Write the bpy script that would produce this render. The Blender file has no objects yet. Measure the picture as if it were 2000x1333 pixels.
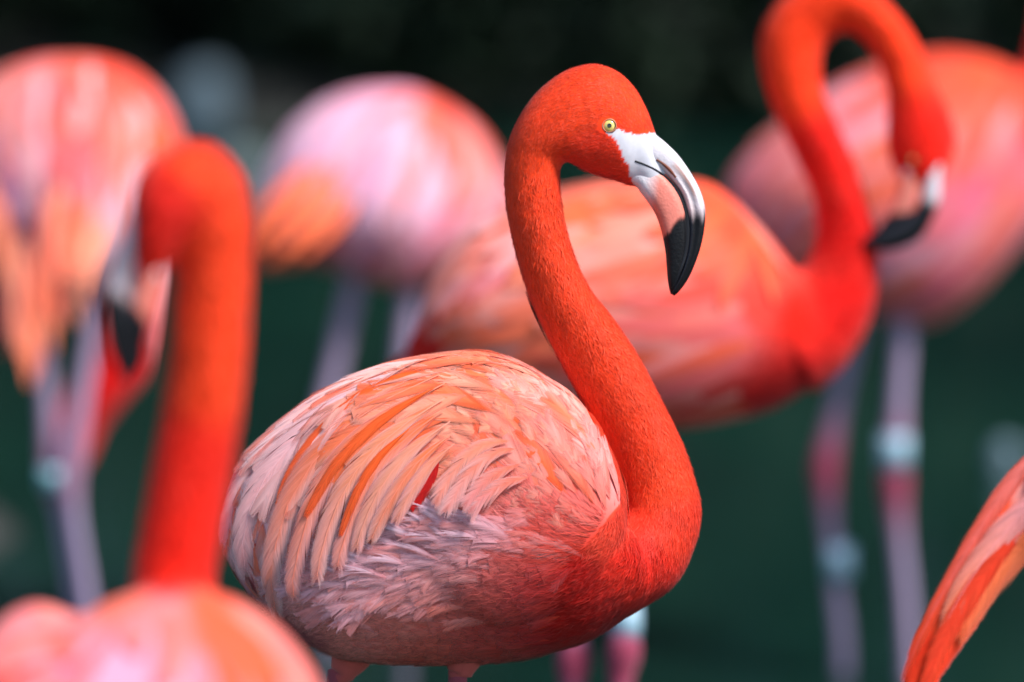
import bpy, math, random
import numpy as np
from mathutils import Vector
from mathutils.bvhtree import BVHTree

# ------------------------------------------------------------------ camera
SC = bpy.context.scene
COL = SC.collection
PITCH = math.atan((666.5 + 686.0) / 11111.0)
FPX = 11111.0                     # focal length in photo pixels (200 mm on 36 mm)
CAM = np.array([0.0, 0.0, 1.59])
FW = np.array([0.0, math.cos(PITCH), -math.sin(PITCH)])
RT = np.array([1.0, 0.0, 0.0])
UP = np.array([0.0, math.sin(PITCH), math.cos(PITCH)])
cam = bpy.data.cameras.new('camera')
camo = bpy.data.objects.new('camera', cam)
COL.objects.link(camo)
camo.location = CAM
camo.rotation_euler = (math.pi / 2 - PITCH, 0, 0)
cam.sensor_width = 36.0
cam.lens = 200.0
cam.clip_start = 0.05
cam.clip_end = 500.0
cam.dof.use_dof = True
cam.dof.focus_distance = 5.42
cam.dof.aperture_fstop = 2.3
SC.camera = camo

# ------------------------------------------------------------------ sky, sun, exposure
SUN_DIR = np.array([0.68, -0.43, 0.95])      # towards the sun
SUN_DIR = SUN_DIR / np.linalg.norm(SUN_DIR)
el = math.asin(SUN_DIR[2])
az = math.atan2(SUN_DIR[0], SUN_DIR[1])
W = bpy.data.worlds.new('World')
SC.world = W
W.use_nodes = True
wn = W.node_tree
sky = wn.nodes.new('ShaderNodeTexSky')
sky.sky_type = 'NISHITA'
sky.sun_disc = False
sky.sun_elevation = el
sky.sun_rotation = az
sky.air_density = 1.0
sky.dust_density = 0.7
sky.ozone_density = 1.5
bg = wn.nodes['Background']
bg.inputs['Strength'].default_value = 0.115
wn.links.new(sky.outputs[0], bg.inputs[0])
sl = bpy.data.lights.new('sun', 'SUN')
sl.energy = 3.9
sl.angle = math.radians(14)
sl.color = (1.0, 0.965, 0.93)
so = bpy.data.objects.new('sun', sl)
COL.objects.link(so)
so.rotation_euler = Vector(SUN_DIR).to_track_quat('Z', 'Y').to_euler()
SC.view_settings.view_transform = 'Standard'
SC.view_settings.look = 'None'
SC.view_settings.exposure = 0.68
SC.view_settings.gamma = 1.0
SC.render.engine = 'CYCLES'
SC.cycles.use_denoising = True
SC.cycles.max_bounces = 6
SC.cycles.transparent_max_bounces = 12

rng = np.random.default_rng(7)
random.seed(7)

# ------------------------------------------------------------------ helpers
def at(px, py, D):
    """a point of the place: seen at photo pixel (px,py), D metres along the view axis"""
    px = np.asarray(px, float)[..., None]; py = np.asarray(py, float)[..., None]; D = np.asarray(D, float)[..., None]
    return CAM + FW * D + RT * ((px - 1000.0) / FPX * D) - UP * ((py - 666.5) / FPX * D)

def project(P):
    d = np.asarray(P) - CAM
    D = d @ FW
    return 1000.0 + (d @ RT) / D * FPX, 666.5 - (d @ UP) / D * FPX

def lin(c):
    c = np.asarray(c, float) / 255.0
    return np.where(c <= 0.04045, c / 12.92, ((c + 0.055) / 1.055) ** 2.4)

def unit(v):
    v = np.asarray(v, float)
    return v / np.maximum(np.linalg.norm(v, axis=-1, keepdims=True), 1e-9)

def idw(px, py, anchors, vals, power=3.0):
    anchors = np.asarray(anchors, float); vals = np.asarray(vals, float)
    d2 = (px[:, None] - anchors[None, :, 0]) ** 2 + (py[:, None] - anchors[None, :, 1]) ** 2 + 60.0
    w = d2 ** (-power / 2)
    w /= w.sum(1, keepdims=True)
    return w @ vals

def smooth(a, b, x):
    t = np.clip((x - a) / (b - a), 0, 1)
    return t * t * (3 - 2 * t)

def in_poly(px, py, poly):
    inside = np.zeros(px.shape, bool)
    n = len(poly)
    j = n - 1
    for i in range(n):
        xi, yi = poly[i]; xj, yj = poly[j]
        c = ((yi > py) != (yj > py)) & (px < (xj - xi) * (py - yi) / (yj - yi + 1e-9) + xi)
        inside ^= c
        j = i
    return inside

def vnoise(P, scale, seed=0):
    """cheap smooth value noise, about -1..1"""
    r = np.random.default_rng(seed)
    out = np.zeros(len(P))
    for k in range(5):
        d = unit(r.normal(size=3)); f = scale * (0.7 + 0.35 * k)
        e = unit(r.normal(size=3))
        out += np.sin(P @ d * f + r.uniform(0, 6.28) + 1.7 * np.sin(P @ e * f * 0.6 + r.uniform(0, 6.28)))
    return out / 3.0

def catmull(A, n):
    A = np.asarray(A, float)
    P = np.vstack([2 * A[0] - A[1], A, 2 * A[-1] - A[-2]])
    out = []
    for i in range(1, len(P) - 2):
        p0, p1, p2, p3 = P[i - 1], P[i], P[i + 1], P[i + 2]
        for k in range(n):
            t = k / n
            out.append(0.5 * ((2 * p1) + (-p0 + p2) * t + (2 * p0 - 5 * p1 + 4 * p2 - p3) * t * t + (-p0 + 3 * p1 - 3 * p2 + p3) * t ** 3))
    out.append(A[-1])
    return np.array(out)

def make_mesh(name, verts, faces, mat, col=None, normals=None, smooth_shade=True):
    me = bpy.data.meshes.new(name)
    verts = np.asarray(verts, np.float32)
    if isinstance(faces, list):
        me.from_pydata(verts.tolist(), [], faces)
    else:
        groups = faces if isinstance(faces, tuple) else (faces,)
        groups = [np.asarray(g, np.int32) for g in groups if len(g)]
        nl = sum(g.size for g in groups); nf = sum(len(g) for g in groups)
        me.vertices.add(len(verts)); me.vertices.foreach_set('co', verts.ravel())
        me.loops.add(nl); me.polygons.add(nf)
        me.loops.foreach_set('vertex_index', np.concatenate([g.ravel() for g in groups]))
        tot = np.concatenate([np.full(len(g), g.shape[1], np.int32) for g in groups])
        st = np.concatenate([[0], np.cumsum(tot)[:-1]]).astype(np.int32)
        me.polygons.foreach_set('loop_start', st)
        try: me.polygons.foreach_set('loop_total', tot)
        except Exception: pass
        me.update(calc_edges=True)
    if smooth_shade:
        me.polygons.foreach_set('use_smooth', np.ones(len(me.polygons), bool))
    if col is not None:
        at_ = me.color_attributes.new('col', 'FLOAT_COLOR', 'POINT')
        c4 = np.ones((len(verts), 4), np.float32); c4[:, :3] = np.clip(col[:, :3], 0.001, 1)
        if col.shape[1] == 4: c4[:, 3] = np.clip(col[:, 3], 0, 1)
        at_.data.foreach_set('color', c4.ravel())
    if normals is not None:
        me.normals_split_custom_set_from_vertices(unit(normals).astype(np.float32).tolist())
    me.update()
    if mat is not None:
        for m in (mat if isinstance(mat, (list, tuple)) else [mat]):
            me.materials.append(m)
    return me

def obj(name, me, parent=None, **props):
    o = bpy.data.objects.new(name, me)
    COL.objects.link(o)
    if parent is not None:
        o.parent = parent
        root = parent
        off = np.zeros(3)
        while root is not None:
            off += np.array(root.location); root = root.parent
        if me is not None:
            o.location = -off
            # parents' chain already cancelled for deeper levels
            if parent.parent is not None:
                o.location = (0, 0, 0)
    for k, v in props.items():
        o[k] = v
    return o

# ------------------------------------------------------------------ materials
def mat_attr(name, rough=0.7, spec=0.2, sheen=0.0, translucent=0.0, noise=None, bump=None, coat=0.0, sss=0.0, alpha=False):
    m = bpy.data.materials.new(name); m.use_nodes = True
    nt = m.node_tree; b = nt.nodes['Principled BSDF']; out = nt.nodes['Material Output']
    a = nt.nodes.new('ShaderNodeAttribute'); a.attribute_name = 'col'
    src = a.outputs['Color']
    if noise:
        sc, amt = noise
        tc = nt.nodes.new('ShaderNodeTexCoord')
        n = nt.nodes.new('ShaderNodeTexNoise'); n.inputs['Scale'].default_value = sc; n.inputs['Detail'].default_value = 4
        nt.links.new(tc.outputs['Object'], n.inputs['Vector'])
        mr = nt.nodes.new('ShaderNodeMapRange')
        mr.inputs[3].default_value = 1 - amt; mr.inputs[4].default_value = 1 + amt
        nt.links.new(n.outputs[0], mr.inputs[0])
        mx = nt.nodes.new('ShaderNodeVectorMath'); mx.operation = 'SCALE'
        nt.links.new(src, mx.inputs[0]); nt.links.new(mr.outputs[0], mx.inputs['Scale'])
        src = mx.outputs[0]
    nt.links.new(src, b.inputs['Base Color'])
    b.inputs['Roughness'].default_value = rough
    b.inputs['Specular IOR Level'].default_value = spec
    b.inputs['Sheen Weight'].default_value = sheen
    b.inputs['Sheen Roughness'].default_value = 0.5
    b.inputs['Coat Weight'].default_value = coat
    if sss:
        b.inputs['Subsurface Weight'].default_value = sss
        b.inputs['Subsurface Radius'].default_value = (1, 0.3, 0.15)
        b.inputs['Subsurface Scale'].default_value = 0.004
    if bump:
        sc, st = bump
        tc2 = nt.nodes.new('ShaderNodeTexCoord')
        n2 = nt.nodes.new('ShaderNodeTexNoise'); n2.inputs['Scale'].default_value = sc; n2.inputs['Detail'].default_value = 5
        bp = nt.nodes.new('ShaderNodeBump'); bp.inputs['Strength'].default_value = st; bp.inputs['Distance'].default_value = 0.002
        nt.links.new(tc2.outputs['Object'], n2.inputs['Vector'])
        nt.links.new(n2.outputs[0], bp.inputs['Height']); nt.links.new(bp.outputs[0], b.inputs['Normal'])
    if translucent:
        t = nt.nodes.new('ShaderNodeBsdfTranslucent'); nt.links.new(src, t.inputs['Color'])
        mix = nt.nodes.new('ShaderNodeMixShader'); mix.inputs[0].default_value = translucent
        nt.links.new(b.outputs[0], mix.inputs[1]); nt.links.new(t.outputs[0], mix.inputs[2])
        nt.links.new(mix.outputs[0], out.inputs['Surface'])
        if alpha:      # loose barb ends let the feather below show through
            tr = nt.nodes.new('ShaderNodeBsdfTransparent'); m2_ = nt.nodes.new('ShaderNodeMixShader')
            nt.links.new(a.outputs['Alpha'], m2_.inputs[0]); nt.links.new(tr.outputs[0], m2_.inputs[1]); nt.links.new(mix.outputs[0], m2_.inputs[2])
            nt.links.new(m2_.outputs[0], out.inputs['Surface'])
    return m

def mat_flat(name, c, rough=0.5, spec=0.5, coat=0.0, noise=None):
    m = bpy.data.materials.new(name); m.use_nodes = True
    nt = m.node_tree; b = nt.nodes['Principled BSDF']
    b.inputs['Base Color'].default_value = (*c, 1)
    b.inputs['Roughness'].default_value = rough
    b.inputs['Specular IOR Level'].default_value = spec
    b.inputs['Coat Weight'].default_value = coat
    if noise:
        sc, c2 = noise
        tc = nt.nodes.new('ShaderNodeTexCoord')
        n = nt.nodes.new('ShaderNodeTexNoise'); n.inputs['Scale'].default_value = sc; n.inputs['Detail'].default_value = 6
        nt.links.new(tc.outputs['Object'], n.inputs['Vector'])
        r = nt.nodes.new('ShaderNodeValToRGB')
        r.color_ramp.elements[0].position = 0.35; r.color_ramp.elements[1].position = 0.68
        r.color_ramp.elements[0].color = (*c, 1); r.color_ramp.elements[1].color = (*c2, 1)
        nt.links.new(n.outputs[0], r.inputs[0]); nt.links.new(r.outputs[0], b.inputs['Base Color'])
    return m

M_SKIN = mat_attr('plumage_down', rough=0.85, spec=0.1, sheen=0.15, noise=(160, 0.12))
M_FEATHER = mat_attr('feather_vane', rough=0.6, spec=0.25, sheen=0.1, translucent=0.08, alpha=True)
M_FUZZ = mat_attr('short_plumage', rough=0.6, spec=0.2, sheen=0.1, translucent=0.12)
M_BILL = mat_attr('bill_horn', rough=0.42, spec=0.3, coat=0.0, noise=(260, 0.12), bump=(420, 0.25), sss=0.0)
M_BAND = mat_flat('leg_band_plastic', (0.30, 0.46, 0.56), 0.4)
M_PUPIL = mat_flat('pupil_black', (0.004, 0.004, 0.004), 0.08, 0.6, 1.0)
M_IRIS = mat_flat('iris_yellow', (0.72, 0.52, 0.10), 0.15, 0.5, 1.0, noise=(900, (0.80, 0.66, 0.22)))
M_IRISRIM = mat_flat('iris_rim_brown', (0.14, 0.09, 0.03), 0.2, 0.5, 1.0)
M_LID = mat_flat('eyelid_skin', (0.40, 0.17, 0.085), 0.6)
M_SLIT = mat_flat('nostril_brown', (0.16, 0.035, 0.012), 0.6)

# ------------------------------------------------------------------ the setting: water, terrain, bank
def ground_px(py):
    return 1.59 * FPX / (py + 686.0)

xs = np.concatenate([np.linspace(-60, -4, 15), np.linspace(-3.6, 3.6, 61), np.linspace(4, 60, 15)])
ys = np.concatenate([np.linspace(-25, 6, 10), np.linspace(6.5, 26, 120), np.linspace(28, 90, 12)])
gx, gy = np.meshgrid(xs, ys)
shore = 19.3 + 0.35 * np.sin(gx * 1.3 + 0.6) + 0.25 * np.sin(gx * 3.1)
gz = -0.35 + 0.55 * smooth(-1.2, 0.5, gy - shore) + 0.06 * np.clip(gy - shore, 0, 12)
gz += 0.03 * np.sin(gx * 4.1 + gy * 2.3) + 0.02 * np.sin(gx * 9 - gy * 7)
gz += 0.42 * np.exp(-(((gx + 1.05) / 0.32) ** 2 + ((gy - 10.1) / 0.55) ** 2))      # mud bar in the lower left
gz = np.where(gy < 0, -0.35 + 0.5 * smooth(0, -6, gy), gz)
ny, nx = gx.shape
idx = np.arange(ny * nx).reshape(ny, nx)
tf = np.stack([idx[:-1, :-1], idx[:-1, 1:], idx[1:, 1:], idx[1:, :-1]], -1).reshape(-1, 4)
M_MUD = mat_flat('wet_mud', (0.018, 0.019, 0.017), 0.7, 0.25, noise=(3.0, (0.045, 0.045, 0.04)))
obj('terrain', make_mesh('terrain', np.stack([gx, gy, gz], -1).reshape(-1, 3), tf, M_MUD), kind='structure', label='dark wet mud of the pond bed and far bank')

M_WATER = bpy.data.materials.new('pond_water'); M_WATER.use_nodes = True
nt = M_WATER.node_tree; b = nt.nodes['Principled BSDF']
b.inputs['Roughness'].default_value = 0.09; b.inputs['IOR'].default_value = 1.33
tc = nt.nodes.new('ShaderNodeTexCoord')
mp = nt.nodes.new('ShaderNodeMapping'); mp.inputs['Scale'].default_value = (1.0, 0.45, 1.0)
nt.links.new(tc.outputs['Object'], mp.inputs[0])
n1 = nt.nodes.new('ShaderNodeTexNoise'); n1.inputs['Scale'].default_value = 1.1; n1.inputs['Detail'].default_value = 3
nt.links.new(mp.outputs[0], n1.inputs['Vector'])
cr = nt.nodes.new('ShaderNodeValToRGB')
cr.color_ramp.elements[0].position = 0.36; cr.color_ramp.elements[0].color = (0.004, 0.018, 0.014, 1)
cr.color_ramp.elements[1].position = 0.66; cr.color_ramp.elements[1].color = (0.006, 0.031, 0.021, 1)
nt.links.new(n1.outputs[0], cr.inputs[0]); nt.links.new(cr.outputs[0], b.inputs['Base Color'])
n2 = nt.nodes.new('ShaderNodeTexNoise'); n2.inputs['Scale'].default_value = 5.0; n2.inputs['Detail'].default_value = 3
nt.links.new(mp.outputs[0], n2.inputs['Vector'])
bp = nt.nodes.new('ShaderNodeBump'); bp.inputs['Strength'].default_value = 0.07; bp.inputs['Distance'].default_value = 0.03
nt.links.new(n2.outputs[0], bp.inputs['Height']); nt.links.new(bp.outputs[0], b.inputs['Normal'])
obj('water', make_mesh('water', [(-60, -25, 0), (60, -25, 0), (60, 30, 0), (-60, 30, 0)], [(0, 1, 2, 3)], M_WATER), kind='structure', label='dark green pond water around the flamingos')

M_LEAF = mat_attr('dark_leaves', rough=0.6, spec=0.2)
M_BARK = mat_flat('dark_bark', (0.03, 0.022, 0.016), 0.9, 0.1, noise=(8, (0.06, 0.045, 0.03)))
def leaves(centres, radii, n, size, c0, c1, seed):
    r = np.random.default_rng(seed)
    k = r.integers(0, len(centres), n)
    d = unit(r.normal(size=(n, 3)))
    P = np.asarray(centres)[k] + d * (np.asarray(radii)[k] * r.uniform(0.35, 1.0, n)[:, None] ** 0.5)
    u = unit(r.normal(size=(n, 3))); v = unit(np.cross(u, unit(r.normal(size=(n, 3)))))
    s = size * r.uniform(0.5, 1.3, n)[:, None]
    V = np.stack([P - u * s, P + v * s * 0.45, P + u * s, P - v * s * 0.45], 1).reshape(-1, 3)
    F = np.arange(4 * n).reshape(-1, 4)
    C = np.repeat(lin(c0) + (lin(c1) - lin(c0)) * r.uniform(0, 1, (n, 1)), 4, 0)
    return V, F, C
r = np.random.default_rng(3)
cc, rr = [], []
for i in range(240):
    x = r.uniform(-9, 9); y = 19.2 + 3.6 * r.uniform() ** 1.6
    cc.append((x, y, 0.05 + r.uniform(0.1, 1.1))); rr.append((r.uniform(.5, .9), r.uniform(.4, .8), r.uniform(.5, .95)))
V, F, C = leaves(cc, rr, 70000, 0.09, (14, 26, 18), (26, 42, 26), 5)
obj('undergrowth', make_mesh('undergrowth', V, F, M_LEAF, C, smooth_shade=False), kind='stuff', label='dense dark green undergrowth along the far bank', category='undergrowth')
cc, rr = [], []
tv, tfaces = [], []
for i in range(26):
    x = -19 + i * 1.52 + r.uniform(-.6, .6); y = r.uniform(22.5, 28)
    h = r.uniform(7, 12)
    for k in range(15):
        cc.append((x + r.normal() * 1.0, y + r.normal() * .8, r.uniform(1.5, h))); rr.append((r.uniform(.9, 1.6), r.uniform(.8, 1.4), r.uniform(.8, 1.3)))
    base = len(tv)
    for zz, rad in ((-.2, .22), (2, .17), (h * .8, .07)):
        for a in range(8):
            tv.append((x + rad * math.cos(a * .785), y + rad * math.sin(a * .785), zz))
    for s in range(2):
        for a in range(8):
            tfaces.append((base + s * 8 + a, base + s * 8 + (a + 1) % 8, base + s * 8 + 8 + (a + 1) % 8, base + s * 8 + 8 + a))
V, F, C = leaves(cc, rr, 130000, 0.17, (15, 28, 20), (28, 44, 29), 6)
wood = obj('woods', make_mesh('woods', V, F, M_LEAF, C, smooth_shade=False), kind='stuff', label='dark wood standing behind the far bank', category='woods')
obj('trunks', make_mesh('trunks', np.array(tv), np.array(tfaces), M_BARK), wood, kind='stuff')

def boulder(px, py, wpx, hpx, c0, c1, label, seed, dpx=None):
    D0 = ground_px(py)
    base = at(px, py, D0 / math.cos(PITCH) * 1.0)
    # the base sits on the ground seen at that pixel
    ray = unit(at(px, py, 1.0) - CAM); t = -CAM[2] / ray[2]; base = CAM + ray * t
    s = t / FPX
    w, h = wpx * s / 2, hpx * s
    r = np.random.default_rng(seed)
    V, F = [], []
    nu, nv = 20, 12
    for j in range(nv + 1):
        ph = math.pi * j / nv
        for i in range(nu):
            th = 2 * math.pi * i / nu
            V.append((math.sin(ph) * math.cos(th), math.sin(ph) * math.sin(th), math.cos(ph)))
    V = np.array(V)
    V *= (1 + 0.16 * vnoise(V, 2.2, seed) + 0.07 * vnoise(V, 5.5, seed + 1))[:, None]
    V = V * np.array([w, w * 0.9, h * 0.62]) + base + np.array([0, 0, h * 0.38])
    for j in range(nv):
        for i in range(nu):
            F.append((j * nu + i, j * nu + (i + 1) % nu, (j + 1) * nu + (i + 1) % nu, (j + 1) * nu + i))
    m = mat_flat('boulder_stone', c0, 0.85, 0.2, noise=(14, c1))
    return obj('boulder', make_mesh('boulder', V, F, m), label=label, category='boulder', group='pale stones along the far bank')
boulder(392, 285, 120, 150, (.035, .065, .085), (.10, .13, .15), 'tall blue-grey stone on the far bank above the curved red head', 11)
boulder(478, 375, 85, 85, (.11, .15, .15), (.17, .21, .21), 'small pale grey stone on the bank between the two nearest pink backs', 12)
boulder(640, 130, 260, 95, (.05, .07, .09), (.08, .10, .12), 'wide flat slate-coloured stone on the bank above the pale pink back', 13)
boulder(1965, 925, 60, 60, (.10, .16, .19), (.16, .22, .25), 'small dark stone in the water by the orange wing tips', 14)  # stone mesh stands in for a faint bluish spot on the water

# ------------------------------------------------------------------ bird geometry
NSEG = 28
def loft_grid(rings, D, sub=4, sq=1.0):
    """rings: (ux,uy, lx,ly, half_depth, depth_shift) in photo-scale units at distance D"""
    R = np.array([list(r) + [0] * (6 - len(r)) for r in rings], float)
    R = catmull(R, sub)
    mpp = D / FPX
    cu = at(R[:, 0], R[:, 1], np.full(len(R), D)); cl = at(R[:, 2], R[:, 3], np.full(len(R), D))
    a = (cu - cl) / 2; c = (cu + cl) / 2 + FW * (R[:, 5] * mpp)[:, None]; b = FW[None] * (np.maximum(R[:, 4], 1) * mpp)[:, None]
    th = np.arange(NSEG) * 2 * math.pi / NSEG
    pw = lambda v: np.sign(v) * np.abs(v) ** sq
    G = c[:, None] + a[:, None] * pw(np.cos(th))[None, :, None] - b[:, None] * pw(np.sin(th))[None, :, None]
    return G, c, th

def loft3_grid(rings, D, sub=4):
    """rings: (cx,cy, half_w,half_h, depth_shift): rings across the line of sight"""
    R = catmull(np.array(rings, float), sub)
    mpp = D / FPX
    Dz = D + R[:, 4] * mpp
    c = at(R[:, 0], R[:, 1], np.full(len(R), D)) + FW * (R[:, 4] * mpp)[:, None]
    th = np.arange(NSEG) * 2 * math.pi / NSEG
    G = c[:, None] + UP * (R[:, 3] * mpp)[:, None, None] * np.cos(th)[None, :, None] + RT * (R[:, 2] * mpp)[:, None, None] * np.sin(th)[None, :, None]
    return G, c, th

def tube_rings(pts):
    """pts: (px,py,radius[,depth_shift]) -> ring pairs"""
    P = np.array([list(p) + [0] * (4 - len(p)) for p in pts], float)
    T = unit(np.gradient(P[:, :2], axis=0))
    N = np.stack([-T[:, 1], T[:, 0]], -1)
    return [(*(P[i, :2] + N[i] * P[i, 2]), *(P[i, :2] - N[i] * P[i, 2]), P[i, 2], P[i, 3]) for i in range(len(P))]

def grid_mesh(G, c, base=0):
    n, m = G.shape[:2]
    V = np.vstack([G.reshape(-1, 3), c[:1], c[-1:]])
    i = np.arange(n * m).reshape(n, m); j = np.roll(i, -1, 1)
    Q = np.stack([i[:-1], j[:-1], j[1:], i[1:]], -1).reshape(-1, 4)
    T = np.vstack([np.stack([j[0], i[0], np.full(m, n * m)], -1), np.stack([i[-1], j[-1], np.full(m, n * m + 1)], -1)])
    return V, Q + base, T + base

def limb(P, R, m=14, sub=6):
    """round limb through 3-D points P with radii R"""
    A = catmull(np.hstack([np.asarray(P, float), np.asarray(R, float)[:, None]]), sub)
    C, R = A[:, :3], np.maximum(A[:, 3], 0.001)
    T = unit(np.gradient(C, axis=0))
    ref = np.array([0.0, 1.0, 0.0])
    X = unit(np.cross(T, ref)); Y = np.cross(T, X)
    th = np.arange(m) * 2 * math.pi / m
    G = C[:, None] + R[:, None, None] * (X[:, None] * np.cos(th)[None, :, None] + Y[:, None] * np.sin(th)[None, :, None])
    return G, C

def join(parts):
    V, Q, T, base = [], [], [], 0
    for v, q, t in parts:
        V.append(v); Q.append(q + base); T.append(t + base); base += len(v)
    return np.vstack(V), np.vstack(Q), np.vstack(T)

def remesh(parts, voxel, iters):
    V, Q, T = join(parts)
    me = make_mesh('temp', V, (Q, T), None)
    o = bpy.data.objects.new('temp', me); COL.objects.link(o)
    m = o.modifiers.new('r', 'REMESH'); m.mode = 'VOXEL'; m.voxel_size = voxel
    s = o.modifiers.new('s', 'SMOOTH'); s.iterations = iters; s.factor = 0.5
    dg = bpy.context.evaluated_depsgraph_get()
    ev = o.evaluated_get(dg)
    em = ev.to_mesh()
    nv = len(em.vertices); co = np.empty(nv * 3, np.float32); em.vertices.foreach_get('co', co)
    no = np.empty(nv * 3, np.float32); em.vertices.foreach_get('normal', no)
    em.calc_loop_triangles()
    tri = np.empty(len(em.loop_triangles) * 3, np.int32); em.loop_triangles.foreach_get('vertices', tri)
    co = co.reshape(-1, 3).astype(float); tri = tri.reshape(-1, 3); no = no.reshape(-1, 3).astype(float)
    ev.to_mesh_clear()
    bpy.data.objects.remove(o); bpy.data.meshes.remove(me)
    return co, no, tri

class Bird:
    pass

class Acc:
    """gathers many feathers or strands into one mesh"""
    def __init__(s): s.V, s.F3, s.F4, s.C, s.N, s.n = [], [], [], [], [], 0
    def add(s, V, C, N, F4=None, F3=None):
        if C.shape[1] == 3: C = np.hstack([C, np.ones((len(C), 1))])
        s.V.append(V); s.C.append(C); s.N.append(N)
        if F4 is not None: s.F4.append(F4 + s.n)
        if F3 is not None: s.F3.append(F3 + s.n)
        s.n += len(V)
    def mesh(s, name, mat):
        fs = []
        if s.F4: fs.append(np.vstack(s.F4))
        if s.F3: fs.append(np.vstack(s.F3))
        return make_mesh(name, np.vstack(s.V), tuple(fs), mat, np.vstack(s.C), np.vstack(s.N))

def feather_geo(acc, P, N, L, Wd, cols, rg, nb=60, sweep=1.0, camber=0.25, ragged=0.12, split=0.5, round_=0.5, coarse=False, nblend=0.75, jit=0.05, thin=1.0, nj=0.04, soft=True, shaft=True, root_fade=0.12):
    """a feather along centre line P (K,3) with normals N; barbs on both sides of a shaft.
    cols: (base, tip, edge, edge_amount[, side_bias])"""
    K = len(P)
    T = unit(np.gradient(P, axis=0)); S = unit(np.cross(T, N))
    tk = np.linspace(0, 1, K)
    def ip(A, t): return np.stack([np.interp(t, tk, A[:, i]) for i in range(3)], -1)
    cb, ct, ce, ea = cols[:4]
    bias = cols[4] if len(cols) > 4 else 0.0
    def prof(t): return Wd * np.minimum(1, (t / 0.22) ** 0.55 * 0.98 + 0.02) * (np.clip(1 - t, 0, 1) ** round_ * (1 - 0.25 * (1 - t))) * 1.15
    if coarse:
        ts = np.linspace(0, 1, 7); vs = np.array([-1, -.5, 0, .5, 1.0])
        t, v = np.meshgrid(ts, vs, indexing='ij'); t = t.ravel(); v = v.ravel()
        w = prof(np.clip(t, 0.03, 0.985))
        PP, SS, NN = ip(P, t), ip(S, t), ip(N, t)
        V = PP + SS * (v * w)[:, None] - NN * (camber * v * v * w)[:, None]
        c = cb + (ct - cb) * smooth(0.1, 0.95, t)[:, None]
        c = c + (ce - c) * np.clip(ea * (np.abs(v) ** 2 + bias * v), 0, 1)[:, None]
        i = np.arange(35).reshape(7, 5)
        F = np.stack([i[:-1, :-1], i[:-1, 1:], i[1:, 1:], i[1:, :-1]], -1).reshape(-1, 4)
        acc.add(V, c, unit(NN * nblend + SS * (0.5 * v * camber)[:, None]), F4=F)
        return
    nb = max(8, int(nb))
    side = np.repeat([-1.0, 1.0], nb)
    t0 = np.tile(np.linspace(0.015, 0.985, nb), 2) + rg.normal(size=2 * nb) * 0.25 / nb
    t0 = np.clip(t0, 0.01, 0.99)
    # barbs cling together in small locks that part from each other
    lock = np.cumsum(rg.uniform(size=2 * nb) < 0.10)
    lk = rg.normal(size=lock.max() + 1)[lock]
    lk2 = rg.normal(size=lock.max() + 1)[lock]
    w = prof(t0) * (1 + ragged * (0.6 * lk * split + 0.5 * rg.normal(size=2 * nb)))
    sw = sweep * (1 + 0.16 * lk * split)
    ss = np.array([0.0, 0.38, 0.72, 1.0])
    s = ss[None, :]
    t = np.clip(t0[:, None] + (sw[:, None] * (s ** 1.35) * w[:, None]) / L, 0, 1.06)
    over = np.clip(t - 1, 0, 1)
    tt = np.clip(t, 0, 1).ravel()
    PP, SS, NN, TT = ip(P, tt), ip(S, tt), ip(N, tt), ip(T, tt)
    lat = (side[:, None] * s * w[:, None]).ravel()
    hgt = (-camber * (s ** 2) * w[:, None] + (0.0001 * rg.normal(size=2 * nb) * 1.0 + 0.00018 * lk2)[:, None] * s).ravel()
    C0 = PP + SS * lat[:, None] + NN * hgt[:, None] + TT * (over.ravel() * L)[:, None]
    hw = (1.1 * thin * L / nb * np.array([1.0, 1.0, 0.8, 0.15])[None, :] * np.ones((2 * nb, 1))).ravel()
    # across-strip direction: mostly along the shaft
    X = TT - SS * (side[:, None] * 0.5 * np.ones((1, 4))).ravel()[:, None] * 0.6
    X = unit(X)
    V = np.empty((2 * nb * 4, 2, 3))
    V[:, 0] = C0 - X * hw[:, None]; V[:, 1] = C0 + X * hw[:, None]
    V = V.reshape(-1, 3)
    tcol = np.repeat(t0, 4) + 0.15 * np.tile(ss, 2 * nb)
    c = cb + (ct - cb) * smooth(0.05, 0.95, tcol + 0.06 * np.repeat(lk, 4))[:, None]
    sfull = np.tile(ss, 2 * nb)
    e = np.clip(ea * (sfull ** 1.6 + bias * sfull * np.repeat(side, 4)) + 0.08 * np.repeat(lk2, 4) * ea, 0, 1)
    c = c + (ce - c) * e[:, None]
    c = c * (1 + jit * np.repeat(rg.normal(size=2 * nb), 4) + 0.5 * jit * np.repeat(lk, 4))[:, None]
    c = np.repeat(np.clip(c, 0.002, 0.95), 2, 0)
    al = np.tile(np.array([1.0, 0.95, 0.6, 0.0]) if soft else np.ones(4), 2 * nb) * (1 - (0.35 * np.repeat(rg.uniform(size=2 * nb), 4) * sfull if soft else 0))
    al = al * (1 - (0.75 * smooth(0.80, 1.0, np.repeat(t0, 4)) if soft else 0)) * smooth(0.0, root_fade, np.repeat(t0, 4) + (0 if soft else 1))
    c = np.hstack([c, np.repeat(al, 2)[:, None]])
    nn = NN * nblend + SS * (np.repeat(side, 4) * sfull * camber * 1.2)[:, None] + nj * np.repeat(rg.normal(size=(2 * nb, 3)), 4, 0)
    nn = np.repeat(nn, 2, 0)
    i = np.arange(2 * nb * 8).reshape(2 * nb, 4, 2)
    F = np.stack([i[:, :-1, 0], i[:, :-1, 1], i[:, 1:, 1], i[:, 1:, 0]], -1)
    F[nb:] = F[nb:, :, ::-1]                       # both vanes face outwards
    acc.add(V, c, nn, F4=F.reshape(-1, 4))
    if not shaft: return
    # shaft
    ts = np.linspace(0, 0.97, 8)
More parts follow.
